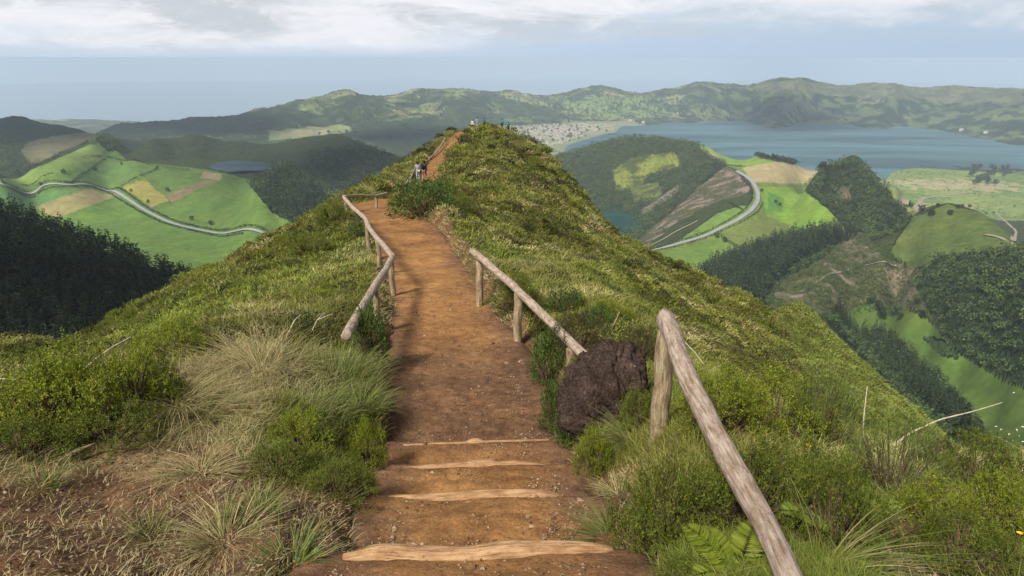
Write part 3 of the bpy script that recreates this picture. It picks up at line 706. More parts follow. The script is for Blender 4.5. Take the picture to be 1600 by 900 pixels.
# ------------------------------------------------------------------ weathered logs
def wood_mat(name, pale, mid, dark, grain=1.0):
    N = Nodes(name); u = N.attr('u', 'Fac'); a = N.attr('a', 'Fac')
    c = N.n('CombineXYZ'); N.l(N.math('COSINE', a), c.inputs[0]); N.l(N.math('SINE', a), c.inputs[1]); N.l(N.math('MULTIPLY', u, 1.3), c.inputs[2])
    streak = N.noise(5.0, 6, 0.65, c.outputs[0]);
    c2 = N.n('CombineXYZ'); N.l(N.math('MULTIPLY', N.math('COSINE', a), 1.0), c2.inputs[0]); N.l(N.math('SINE', a), c2.inputs[1]); N.l(N.math('MULTIPLY', u, 7.0), c2.inputs[2])
    blot = N.noise(1.2, 5, 0.65, c2.outputs[0]); bark = N.noise(3.5, 6, 0.75, c2.outputs[0], 0.5); crack = N.noise(11.0, 3, 0.6, c.outputs[0], 0.3)
    col = N.ramp(streak, [(0.30, dark), (0.48, mid), (0.70, pale)])
    col = N.mix(col, N.ramp(blot, [(0.36, (0.62, 0.52, 0.45)), (0.55, (1, 1, 1)), (0.72, (1.18, 1.16, 1.16))]), 0.9, 'MULTIPLY')
    col = N.mix(col, N.ramp(bark, [(0.32, (0.30, 0.24, 0.20)), (0.43, (1, 1, 1))]), 0.75, 'MULTIPLY')
    col = N.mix(col, N.ramp(crack, [(0.30, (0.25, 0.20, 0.17)), (0.36, (1, 1, 1))]), 0.8, 'MULTIPLY')
    N.principled(col, 0.85, 0.15, N.bump(N.math('ADD', streak, N.math('MULTIPLY', bark, 0.8)), 0.008, 0.9)); return N.mat
M_RAIL = wood_mat('weathered_rail', (0.48, 0.41, 0.34), (0.37, 0.295, 0.23), (0.19, 0.135, 0.098))
M_POST = wood_mat('weathered_post', (0.46, 0.38, 0.26), (0.30, 0.235, 0.145), (0.13, 0.095, 0.06))
M_STEP = wood_mat('worn_step_log', (0.52, 0.345, 0.20), (0.42, 0.255, 0.13), (0.20, 0.11, 0.055))

def tube_mesh(name, pts, radii, mat, sides=14, seg=0.05, wob=0.06, seed=0, flat=1.0, taper_end=True):
    """A log through the given points: uneven girth, knots, rounded sawn ends."""
    P = np.array([tuple(p) for p in pts], float); r = np.array(radii, float)
    L = np.r_[0, np.cumsum(np.linalg.norm(np.diff(P, axis=0), axis=1))]
    n = max(6, min(160, int(L[-1] / seg)))
    s = np.linspace(0, L[-1], n)
    C = np.stack([np.interp(s, L, P[:, k]) for k in range(3)], 1)
    if len(P) > 2:
        for _ in range(max(2, n // 14)): C[1:-1] = 0.25 * C[:-2] + 0.5 * C[1:-1] + 0.25 * C[2:]
    rr = np.interp(s, L, r)
    C += (0.35 * rr[:, None]) * np.stack([noise2(s * 1.1 / max(L[-1], 1) * 3 + 5 * k, s * 0 + seed + k * 3.3, 7) for k in range(3)], 1) * np.array([1, 1, 0.7])
    tg = np.gradient(C, axis=0); tg /= np.linalg.norm(tg, axis=1)[:, None]
    up = np.array([0, 0, 1.0]) if abs(tg[0][2]) < 0.9 else np.array([1.0, 0, 0])
    A = np.linspace(0, 2 * math.pi, sides, endpoint=False)
    V = []; U = []; AN = []
    ends = [(0.0, 0.55), (0.0, 0.9)] if taper_end else []
    rows = []
    for k in range(n):
        sd = np.cross(tg[k], up); sd /= np.linalg.norm(sd); u2 = np.cross(sd, tg[k])
        rad = rr[k] * (1 + wob * 2.2 * noise2(np.cos(A) * 1.2 + seed, s[k] * 2.2 + np.sin(A) * 1.2, 3) + wob * noise2(np.cos(A) * 3 + seed, s[k] * 9 + np.sin(A) * 3, 4))
        rows.append((C[k], sd, u2, rad, s[k], tg[k]))
    def ring(c, sd, u2, rad, sk):
        for j, a in enumerate(A):
            V.append(c + sd * math.cos(a) * rad[j] + u2 * math.sin(a) * rad[j] * flat); U.append(sk); AN.append(a)
    c, sd, u2, rad, sk, t = rows[0]
    ring(c - t * rr[0] * 0.12, sd, u2, rad * 0.80, sk - 0.02)
    for c, sd, u2, rad, sk, t in rows: ring(c, sd, u2, rad, sk)
    ring(c + t * rr[-1] * 0.12, sd, u2, rad * 0.80, sk + 0.02)
    m = n + 2; faces = []
    for k in range(m - 1):
        for j in range(sides):
            a = k * sides + j; b = k * sides + (j + 1) % sides
            faces.append((a, b, b + sides, a + sides))
    V.append(rows[0][0] - rows[0][5] * rr[0] * 0.13); U.append(0); AN.append(0)
    V.append(rows[-1][0] + rows[-1][5] * rr[-1] * 0.13); U.append(s[-1]); AN.append(0)
    c0, c1 = len(V) - 2, len(V) - 1
    for j in range(sides):
        faces.append((c0, (j + 1) % sides, j, j)); faces.append((c1, (m - 1) * sides + j, (m - 1) * sides + (j + 1) % sides, (m - 1) * sides + (j + 1) % sides))
    me = bpy.data.meshes.new(name)
    me.from_pydata([tuple(v) for v in V], [], [f if f[2] != f[3] else f[:3] for f in faces]); me.update()
    for nm, arr in (('u', U), ('a', AN)):
        at = me.attributes.new(nm, 'FLOAT', 'POINT'); at.data.foreach_set('value', np.array(arr, np.float32) + (seed * 1.7 if nm == 'u' else 0))
    me.polygons.foreach_set('use_smooth', np.full(len(me.polygons), True)); me.materials.append(mat)
    return me

def thing(name, label, cat, loc, group=None):
    return tag(link(name, None, None, loc), label, cat, group)
def local(pts, loc): return [tuple(Vector(p) - Vector(loc)) for p in pts]

def railing(label, rail_px, rails_r, posts, post_r, group='log railings along the path', seed=0, sink=0.12, lean=(0, 0), rail_sides=14, wob=0.06):
    """rail_px: frame points with depth along the rail; posts: (x, y, depth) of each post's head."""
    rp = [at_depth(*p) for p in rail_px]
    h = at_depth(*posts[0][:3]); base = Vector((h.x, h.y, ground_z(h.x, h.y)))
    t = thing('wooden_railing', label, 'railing', base, group)
    L = sum((rp[i + 1] - rp[i]).length for i in range(len(rp) - 1))
    link('rail', tube_mesh('rail', local(rp, base), rails_r, M_RAIL, rail_sides, max(0.04, L / 90), wob, seed), t)
    for k, p in enumerate(posts):
        h = at_depth(*p[:3]); bx, by = h.x + lean[0] * (k % 2), h.y + lean[1]
        if len(p) > 3: bx += p[3]; by += p[4]
        g = Vector((bx, by, ground_z(bx, by) - sink))
        link('post', tube_mesh('post', local([g, g.lerp(h, 0.5), h], base), [post_r * 1.08, post_r, post_r * 0.95], M_POST, 12, 0.05, 0.05, seed + 3 + k), t)
    return t

railing('thick grey log handrail on the near right, running out of the bottom of the photo', [(1040, 496, 4.15), (1062, 560, 3.55), (1110, 665, 2.85), (1160, 755, 2.40), (1205, 835, 2.10), (1262, 960, 1.75)],
        [0.054, 0.050, 0.044, 0.041, 0.039, 0.036], [(1043, 520, 4.22, -0.005, 0.04), (1290, 985, 1.72)], 0.058, seed=1, rail_sides=20, wob=0.085)
railing('straight pale log handrail on three posts right of the path', [(738, 393, 10.2), (800, 445, 8.6), (862, 506, 7.2), (914, 558, 6.3)], [0.050, 0.050, 0.049, 0.049],
        [(749, 408, 10.05), (811, 458, 8.35), (893, 545, 6.6)], 0.054, seed=2, lean=(-0.03, -0.02))
railing('short pale log handrail left of the path, its low end buried in grass', [(541, 524, 6.4), (575, 466, 8.0), (613, 402, 10.8)], [0.050, 0.050, 0.048],
        [(611, 406, 10.7), (586, 456, 8.6)], 0.046, seed=3)
railing('crooked thin log handrail along the far left edge of the wide path', [(613, 400, 10.9), (600, 385, 11.7), (588, 372, 12.5), (577, 356, 13.6), (571, 342, 14.6), (556, 328, 16.0), (537, 309, 18.2)], [0.048] * 7,
        [(590, 374, 12.4), (573, 347, 14.2), (540, 312, 17.9)], 0.042, seed=4)
railing('low crosswise log rail closing the far end of the wide path', [(537, 307, 20.5), (560, 305, 22.0), (585, 306, 23.0), (604, 302, 24.0)], [0.042] * 4, [(541, 307, 20.7), (588, 306, 23.2)], 0.045, seed=5)
railing('thin pale rail beside the two walkers on the far path', [(634, 287, 48), (641, 278, 52), (648, 264, 60), (656, 257, 66), (668, 250, 74)], [0.07] * 5, [(641, 279, 52), (648, 264, 60), (660, 254, 69)], 0.07, seed=6, rail_sides=8)
railing('thin pale rail climbing left of the far path above the walkers', [(670, 249, 76), (681, 238, 84), (689, 227, 93), (696, 216, 102)], [0.08] * 4, [(672, 247, 77), (683, 236, 86), (694, 219, 100)], 0.075, seed=7, rail_sides=8)
railing('short pale rail on the right edge of the far path', [(702, 243, 86), (708, 234, 92), (712, 224, 99)], [0.08] * 3, [(704, 240, 88), (712, 224, 99)], 0.08, seed=8, rail_sides=8)

# ------------------------------------------------------------------ log steps
LIFT = -0.30
def step(label, left, right, radii, knot=None, seed=0, flat=0.62, sag=0.0):
    a = at_depth(*left); b = at_depth(*right); n = 9; pts = []
    for k in range(n):
        f = k / (n - 1); x = a.x + (b.x - a.x) * f; y = a.y + (b.y - a.y) * f + sag * math.sin(math.pi * f)
        pts.append(Vector((x, y, 0)))
    base = pts[n // 2].copy(); base.z = float(path_z(base.y - 0.06)); rmid = radii[len(radii) // 2]
    for p in pts: p.z = max(float(path_z(p.y - 0.06)) + rmid * LIFT, ground_z(p.x, p.y) - 0.02)
    base.z = pts[n // 2].z
    t = thing('log_step', label, 'step', base, 'log steps across the path')
    link('log', tube_mesh('log', local(pts, base), np.interp(np.linspace(0, 1, n), np.linspace(0, 1, len(radii)), radii), M_STEP, 16, 0.03, 0.06, seed, flat), t)
    if knot:
        f, kr, ln = knot; c = a.lerp(b, f); c.y += sag * math.sin(math.pi * f) + 0.01; c.z += radii[len(radii) // 2] * flat * 0.75
        d = (b - a).normalized()
        link('knot', tube_mesh('knot', local([c - d * ln, c - d * ln * 0.35 + Vector((0, 0, kr * 0.4)), c + d * ln * 0.35 + Vector((0, 0, kr * 0.4)), c + d * ln], base), [kr * 0.35, kr, kr, kr * 0.35], M_STEP, 10, 0.02, 0.05, seed, 0.7), t)
    return t
step('broad worn tan log step nearest the viewer', (538, 886, 2.83), (955, 868, 2.92), [0.022, 0.050, 0.058, 0.060, 0.058, 0.056, 0.050, 0.044, 0.020], seed=11, flat=0.7)
step('curved tan log step, second from the viewer', (608, 787, 4.02), (930, 762, 4.18), [0.016, 0.036, 0.042, 0.042, 0.036, 0.014], seed=12, sag=-0.05, flat=0.7)
step('thin pale log step with a hump in its middle, third from the viewer', (612, 742, 4.90), (876, 718, 5.05), [0.014, 0.026, 0.030, 0.030, 0.026], (0.5, 0.034, 0.15), seed=13)
step('nearly buried log step with a small pale knot, farthest from the viewer', (630, 699, 5.5), (858, 688, 5.6), [0.012, 0.014, 0.014, 0.014, 0.010], (0.49, 0.034, 0.085), seed=14)
# ================================================================== plants of the ridge
def leaf_quads(c, d, L, Wd, nrm=None, rng=RNG):
    """Lens-shaped leaves: base, two shoulders, tip. c, d: (n,3); L, Wd: (n,)"""
    n = len(c); d = d / (np.linalg.norm(d, axis=1, keepdims=True) + 1e-9)
    q = rng.normal(size=(n, 3)) if nrm is None else nrm + 0.5 * rng.normal(size=(n, 3))
    s = np.cross(d, q); s /= (np.linalg.norm(s, axis=1, keepdims=True) + 1e-9)
    V = np.empty((n, 4, 3)); V[:, 0] = c; V[:, 2] = c + d * L[:, None]; m = c + d * (L * 0.45)[:, None]
    V[:, 1] = m - s * (Wd / 2)[:, None]; V[:, 3] = m + s * (Wd / 2)[:, None]
    i = np.arange(n) * 4
    F = np.concatenate([np.stack([i, i + 1, i + 2], 1), np.stack([i, i + 2, i + 3], 1)])
    return V.reshape(-1, 3), F
def blades(base, h, w, dirx, lean, col, tipcol=None, seg=3, droop=0.25, rng=RNG):
    """Grass blades: narrow ribbons that lean along dirx (n,2) and droop."""
    n = len(base); ts = np.linspace(0, 1, seg + 1)
    yaw = rng.uniform(0, 2 * math.pi, n); side = np.stack([np.cos(yaw), np.sin(yaw), np.zeros(n)], 1)
    V = np.empty((n, 2 * seg + 1, 3)); C = np.empty((n, 2 * seg + 1, 3))
    tipcol = col if tipcol is None else tipcol
    for k, t in enumerate(ts):
        c = base.copy(); c[:, :2] += dirx * (lean * h * t ** 1.6)[:, None]; c[:, 2] += h * (t - droop * np.minimum(lean, 1.6) * t ** 2.4)
        cc = col * (1 - t) + tipcol * t
        if k < seg:
            ww = (w * (1 - 0.55 * t) / 2)[:, None]
            V[:, 2 * k] = c - side * ww; V[:, 2 * k + 1] = c + side * ww; C[:, 2 * k] = cc; C[:, 2 * k + 1] = cc
        else:
            V[:, 2 * k] = c; C[:, 2 * k] = cc
    m = 2 * seg + 1; i = np.arange(n) * m; F = []
    for k in range(seg):
        a = i + 2 * k
        if k < seg - 1: F += [np.stack([a, a + 1, a + 3], 1), np.stack([a, a + 3, a + 2], 1)]
        else: F += [np.stack([a, a + 1, a + 2], 1)]
    return V.reshape(-1, 3), np.concatenate(F), C.reshape(-1, 3)
def join(parts):
    V, F, C, o = [], [], [], 0
    for v, f, c in parts: V.append(v); F.append(f + o); C.append(c); o += len(v)
    return np.concatenate(V), np.concatenate(F), np.concatenate(C)

M_GRASS = leaf_material('grass_blades', transl=0.30, jitter=0.0)
M_HEATH = leaf_material('heather_leaves', transl=0.30, jitter=0.16)
M_STEM = None
def stem_mat():
    N = Nodes('shrub_stem'); co = N.coords('Object'); c = N.ramp(N.noise(30, 3, 0.6, co), [(0.3, (0.05, 0.032, 0.02)), (0.7, (0.16, 0.11, 0.07))]); N.principled(c, 0.9, 0.1); return N.mat
M_STEM = stem_mat()

# ---- which plants grow where (noise of the ground itself)
def kind_at(x, y):
    a = 0.5 + 0.5 * fbm(x * 0.45, y * 0.45, 3, 101); b = 0.5 + 0.5 * fbm(x * 1.3, y * 1.3, 3, 103); c = 0.5 + 0.5 * fbm(x * 0.12, y * 0.12, 3, 105)
    return a, b, c
PAL = np.array([(0.125, 0.140, 0.024), (0.205, 0.195, 0.055), (0.38, 0.33, 0.17), (0.058, 0.062, 0.020), (0.165, 0.105, 0.042), (0.130, 0.185, 0.028)])
def scatter_cells(n, rmin, rmax, extra=None):
    ok = VIS & (R > rmin) & (R < rmax) & (np.abs(NF.A) < 0.74) & ((DPATH > 0.03) | (Y > 133) | (Y < 0.5))
    dt = np.diff(T_EL, axis=1, append=T_EL[:, -1:]); w = (np.clip(dt, 0, None) + 0.0007) * ok
    if extra is not None: w = w * extra
    p = (w / w.sum()).ravel(); c = np.cumsum(p)
    k = np.searchsorted(c, RNG.random(n)); k = np.minimum(k, len(p) - 1)
    i, j = np.unravel_index(k, X.shape)
    a = NF.A[i, j] + (RNG.random(n) - 0.5) * (NF.az[1] - NF.az[0]); lr = NF.lr[j] + (RNG.random(n) - 0.5) * (NF.lr[1] - NF.lr[0]); r = np.exp(lr)
    x, y = r * np.sin(a), r * np.cos(a)
    return x, y, NF.sample(x, y), r, i, j
GX = np.gradient(Z, axis=0); GR = np.gradient(Z, axis=1)
_dza = GX / (NF.R * (NF.az[1] - NF.az[0])); _dzr = GR / (NF.R * (NF.lr[1] - NF.lr[0]))
SLX = _dzr * np.sin(NF.A) + _dza * np.cos(NF.A); SLY = _dzr * np.cos(NF.A) - _dza * np.sin(NF.A)

def field_grass(n, rmin, rmax, per, h0, h1, wk, seg, spread, extra=None, name='grass', straw=0.0):
    x, y, z, r, i, j = scatter_cells(n, rmin, rmax, extra)
    a, b, c = kind_at(x, y)
    s = a + 0.22 * (RNG.random(n) - 0.5) + straw + 0.35 * (c - 0.5)
    kind = np.where(s > 0.66, 2, np.where(s > 0.50, 1, np.where(b > 0.60, 3, 0)))
    kind = np.where((c > 0.60) & (RNG.random(n) < 0.35), 4, kind); kind = np.where((c < 0.40) & (RNG.random(n) < 0.4), 5, kind)
    e = EARTH[i, j]; dz = DRYZ[i, j]
    kind = np.where(e & (RNG.random(n) < 0.75), 2, kind); kind = np.where(dz & (RNG.random(n) < 0.7), 2, kind)
    spur = SPUR[i, j]
    kind = np.where(spur, np.where(RNG.random(n) < 0.72, 5, 1), kind)
    hh = RNG.uniform(h0, h1, n) * np.where(kind == 3, 0.7, 1.0) * np.where(e, 0.6, 1.0)
    sl = np.stack([-SLX[i, j], -SLY[i, j]], 1) * (0.8 + 1.6 * sstep(10, 30, r))[:, None]
    idx = np.repeat(np.arange(n), per); m = len(idx)
    base = np.stack([x[idx] + RNG.normal(0, spread, m) * r[idx] ** 0.5, y[idx] + RNG.normal(0, spread, m) * r[idx] ** 0.5, np.zeros(m)], 1)
    base[:, 2] = NF.sample(base[:, 0], base[:, 1]) - 0.012
    th = RNG.uniform(0, 2 * math.pi, m); d = np.stack([np.cos(th), np.sin(th)], 1) * 0.7 + sl[idx] + np.array([0.25, 0.15]); d /= np.linalg.norm(d, axis=1, keepdims=True)
    lum = 0.80 + 0.75 * np.clip(0.5 + 0.9 * fbm(x * 0.22 + 40, y * 0.22, 3, 111), 0, 1) - 0.18
    col = PAL[kind[idx]] * lum[idx][:, None] * RNG.uniform(0.8, 1.5, (m, 1)) * RNG.uniform(0.92, 1.08, (m, 3))
    tip = col * 1.15 + np.array((0.02, 0.016, 0.0))
    ln = RNG.uniform(0.25, 1.5, m) * np.where(kind[idx] == 2, 1.5, 1.0)
    return blades(base, hh[idx] * RNG.uniform(0.6, 1.2, m), np.maximum(0.0035, wk * r[idx]) * RNG.uniform(0.7, 1.3, m), d, ln, col, tip, seg)
# ---- litter and grit on the bare earth
def litter(n, name, rmax, extra, size, cols, mat, lift=0.004):
    x, y, z, r, i, j = scatter_cells(n, 1.6, rmax, extra)
    c = np.stack([x, y, z + lift], 1); th = RNG.uniform(0, 2 * math.pi, n)
    d = np.stack([np.cos(th), np.sin(th), RNG.uniform(-0.15, 0.45, n)], 1)
    L = RNG.uniform(*size, n); v, f = leaf_quads(c, d, L, L * RNG.uniform(0.12, 0.55, n), np.tile((0, 0, 1.0), (n, 1)))
    col = np.array(cols)[RNG.integers(0, len(cols), n)] * RNG.uniform(0.7, 1.3, (n, 1))
    return v, f, np.repeat(col, 4, 0)
_lw = np.where(EARTH, 1.0, 0.0) + np.where(DRYZ, 0.7, 0.0) + 0.03
V, Fc, C = join([litter(13000, 'l', 7.0, _lw, (0.008, 0.030), [(0.30, 0.21, 0.12), (0.20, 0.12, 0.07), (0.12, 0.07, 0.045), (0.36, 0.28, 0.18)], None)])
tag(link('leaf_litter', mesh_np('leaf_litter', V, Fc, C, M_GRASS, False)), kind='stuff')
def grit():
    n = 11000; ys = RNG.uniform(0, 1, n) ** 1.5 * 9 + 1.6; sx = np.where(RNG.random(n) < 0.55, np.sign(RNG.normal(size=n)) * RNG.uniform(0.55, 1.12, n), RNG.uniform(-1, 1, n))
    x = path_x(ys) + sx * path_w(ys); z = np.where(np.abs(sx) < 1.0, path_z(ys) + 0.02 * 0, NF.sample(x, ys))
    s = RNG.uniform(0.003, 0.011, n) * (1 + (RNG.random(n) < 0.04) * 1.2)
    T = np.array([(1, 0, 0), (-.5, .87, 0), (-.5, -.87, 0), (0, 0, .8), (0, 0, -.8)]); TF = np.array([(0, 1, 3), (1, 2, 3), (2, 0, 3), (1, 0, 4), (2, 1, 4), (0, 2, 4)])
    V = T[None] * s[:, None, None] * RNG.uniform(0.6, 1.3, (n, 5, 1)); th = RNG.uniform(0, 6.3, n); c, q = np.cos(th)[:, None], np.sin(th)[:, None]
    V = np.stack([V[..., 0] * c - V[..., 1] * q, V[..., 0] * q + V[..., 1] * c, V[..., 2]], -1) + np.stack([x, ys, z + 0.3 * s], 1)[:, None]
    F = (TF[None] + (np.arange(n) * 5)[:, None, None]).reshape(-1, 3)
    col = np.array([(0.30, 0.19, 0.11), (0.17, 0.10, 0.065), (0.42, 0.31, 0.21)])[RNG.integers(0, 3, n)] * RNG.uniform(0.7, 1.2, (n, 1))
    return V.reshape(-1, 3), F, np.repeat(col, 5, 0)
V, Fc, C = grit()
tag(link('gravel', mesh_np('gravel', V, Fc, C, M_GRASS, False)), kind='stuff')

# ---- shrubs: shoots of small leaves over a lumpy dome, on woody stems
def shrub_template(seed, w, d, h, shoots, leaves, ll, lw, cols, shoot_len=(0.10, 0.18), up=0.6, lump=0.35, splay=0.9, clumps=0):
    rg = np.random.default_rng(seed)
    th = rg.uniform(0, 2 * math.pi, shoots); ph = np.arccos(rg.uniform(-0.05, 1, shoots)); 
    D = np.stack([np.sin(ph) * np.cos(th), np.sin(ph) * np.sin(th), np.cos(ph)], 1)
    lumpv = 1 - lump * (0.5 + 0.5 * fbm(D[:, 0] * 2.2 + seed, D[:, 1] * 2.2 + D[:, 2] * 1.5, 3, seed)) * 1.3
    rr = lumpv * rg.uniform(0.62, 1.0, shoots) ** 0.6
    B = D * rr[:, None] * np.array([w / 2, d / 2, h]); B[:, 2] = np.maximum(B[:, 2], 0.01)
    ax = D * np.array([1, 1, 0.8]) * (1 - up) + np.array([0, 0, up]) + 0.25 * rg.normal(size=(shoots, 3)); ax /= np.linalg.norm(ax, axis=1, keepdims=True)
    if clumps:                                               # shoots gather in tight rounded heads with hollows between
        q = rg.uniform(0, 2 * math.pi, clumps); e = np.arccos(rg.uniform(0.0, 1, clumps)); H = np.stack([np.sin(e) * np.cos(q), np.sin(e) * np.sin(q), np.cos(e)], 1)
        H = H * (rg.uniform(0.66, 1.0, clumps))[:, None] * np.array([w / 2, d / 2, h * 0.86]) * 0.86; hr = rg.uniform(0.07, 0.145, clumps)
        hid = rg.integers(0, clumps, shoots); O = rg.normal(size=(shoots, 3)); O[:, 2] = O[:, 2] * 0.8 + 0.35; O /= np.linalg.norm(O, axis=1, keepdims=True)
        B = H[hid] + O * (hr[hid] * rg.uniform(0.25, 0.8, shoots))[:, None]; B[:, 2] = np.maximum(B[:, 2], 0.01)
        ax = O + np.array([0, 0, 0.35]) + 0.2 * rg.normal(size=(shoots, 3)); ax /= np.linalg.norm(ax, axis=1, keepdims=True)
    SL = rg.uniform(*shoot_len, shoots)
    t = np.tile(np.linspace(0.05, 1, leaves), shoots); si = np.repeat(np.arange(shoots), leaves); n = len(si)
    c = B[si] + ax[si] * (SL[si] * t)[:, None] + rg.normal(0, 0.004, (n, 3))
    out = rg.normal(size=(n, 3)); out -= ax[si] * (out * ax[si]).sum(1, keepdims=True); out /= np.linalg.norm(out, axis=1, keepdims=True)
    dr = ax[si] * 0.75 + out * splay
    L = rg.uniform(*ll, n) * (1 - 0.35 * t); v, f = leaf_quads(c, dr, L, L * rg.uniform(*lw, n), None, rg)
    tone = 0.5 + 0.5 * fbm(B[:, 0] * 5.0, B[:, 1] * 3.0 + B[:, 2] * 2, 3, seed + 5)
    cols = np.array(cols); k = rg.integers(0, len(cols), shoots)
    col = (cols[k] * (0.70 + 0.6 * tone)[:, None] * rg.uniform(0.8, 1.2, (shoots, 1)))[si] * rg.uniform(0.8, 1.2, (n, 1))
    foliage = mesh_np('foliage', v, f, np.repeat(col, 4, 0), M_HEATH, False)
    V, Fs = [], []; o = 0
    ks = rg.choice(shoots, min(shoots, 70), replace=False)
    for kk in ks:                                            # stems from the root to the shoots
        p0 = np.array([rg.normal(0, w * 0.05), rg.normal(0, d * 0.05), -0.08]); p1 = B[kk] * np.array([0.55, 0.55, 0.45]); p2 = B[kk] + ax[kk] * SL[kk] * 0.7
        for a, b, ra, rb in ((p0, p1, 0.011, 0.007), (p1, p2, 0.007, 0.003)):
            s = np.cross(b - a, rg.normal(size=3)); s /= np.linalg.norm(s); q = np.cross(b - a, s); q /= np.linalg.norm(q)
            for cpt, rad in ((a, ra), (b, rb)):
                for an in (0, 2.09, 4.19): V.append(cpt + s * math.cos(an) * rad + q * math.sin(an) * rad)
            for e in range(3):
                g = (e + 1) % 3; Fs += [(o + e, o + g, o + 3 + g), (o + e, o + 3 + g, o + 3 + e)]
            o += 6
    stems = mesh_np('stems', np.array(V), np.array(Fs), None, M_STEM, False)
    return foliage, stems
BRI = [(0.190, 0.225, 0.017), (0.235, 0.255, 0.024), (0.130, 0.170, 0.017)]
MIDG = [(0.115, 0.145, 0.018), (0.160, 0.180, 0.022), (0.080, 0.105, 0.016)]
DRK = [(0.045, 0.055, 0.016), (0.070, 0.066, 0.020), (0.085, 0.066, 0.030)]
LUSH = [(0.055, 0.110, 0.018), (0.080, 0.150, 0.022), (0.045, 0.085, 0.016)]
TEMPL = {
 'bright': [shrub_template(201, 1.1, 0.95, 0.55, 1700, 9, (0.016, 0.028), (0.30, 0.46), BRI, (0.035, 0.075), 0.40, 0.55, 1.0, 46), shrub_template(202, 1.1, 1.0, 0.6, 1700, 9, (0.016, 0.028), (0.30, 0.46), BRI, (0.035, 0.075), 0.40, 0.55, 1.0, 52)],
 'mid': [shrub_template(203, 1.1, 1.0, 0.5, 1800, 9, (0.015, 0.026), (0.30, 0.46), MIDG, (0.035, 0.07), 0.38, 0.55, 1.0, 54), shrub_template(204, 1.1, 1.0, 0.55, 1800, 9, (0.015, 0.026), (0.30, 0.46), MIDG, (0.035, 0.07), 0.38, 0.62, 1.0, 60)],
 'dark': [shrub_template(205, 1.0, 1.0, 0.55, 1600, 9, (0.015, 0.026), (0.28, 0.44), DRK, (0.035, 0.07), 0.38, 0.55, 1.0, 48)],
 'lush': [shrub_template(206, 1.0, 1.0, 0.55, 260, 7, (0.05, 0.095), (0.16, 0.30), LUSH, (0.10, 0.20), 0.55, 0.4, 1.1)],
 'feather': [shrub_template(207, 1.0, 1.0, 0.55, 500, 11, (0.03, 0.06), (0.08, 0.16), [(0.11, 0.15, 0.03), (0.15, 0.19, 0.05), (0.08, 0.12, 0.025)], (0.14, 0.28), 0.7, 0.3, 0.5)],
}
TSIZE = {'bright': 0.58, 'mid': 0.53, 'dark': 0.55, 'lush': 0.6, 'feather': 0.62}
_use = {}; BUSHES = []
def near_hit(px, py):
    p = NF.hit(px, py, 1.4, 185)
    return p if p is not None else at_depth(px, py, 5)
def shrub(kind, px, py, wpx, hpx, label, name='heather_bush', cat='bush', group=None, sq=1.0):
    """A bush standing at a frame point of the ground, as wide and high as it shows there."""
    p = near_hit(px, py); dep = p.y * CP - p.z * SP
    wm, hm = wpx / F * dep, hpx / F * dep
    k = _use.get(kind, 0); _use[kind] = k + 1; BUSHES.append((p.x, p.y, wm))
    fo, st = TEMPL[kind][k % len(TEMPL[kind])]
    t = thing(name, label, cat, p, group); t.rotation_euler.z = RNG.uniform(0, 6.28)
    t.scale = (wm * 1.08, wm * 1.08 * sq, hm / TSIZE[kind] * 1.32); t.location.z -= 0.04
    link('foliage', fo, t); link('stems', st, t)
    return t
HB = 'heather bushes beside the steps'
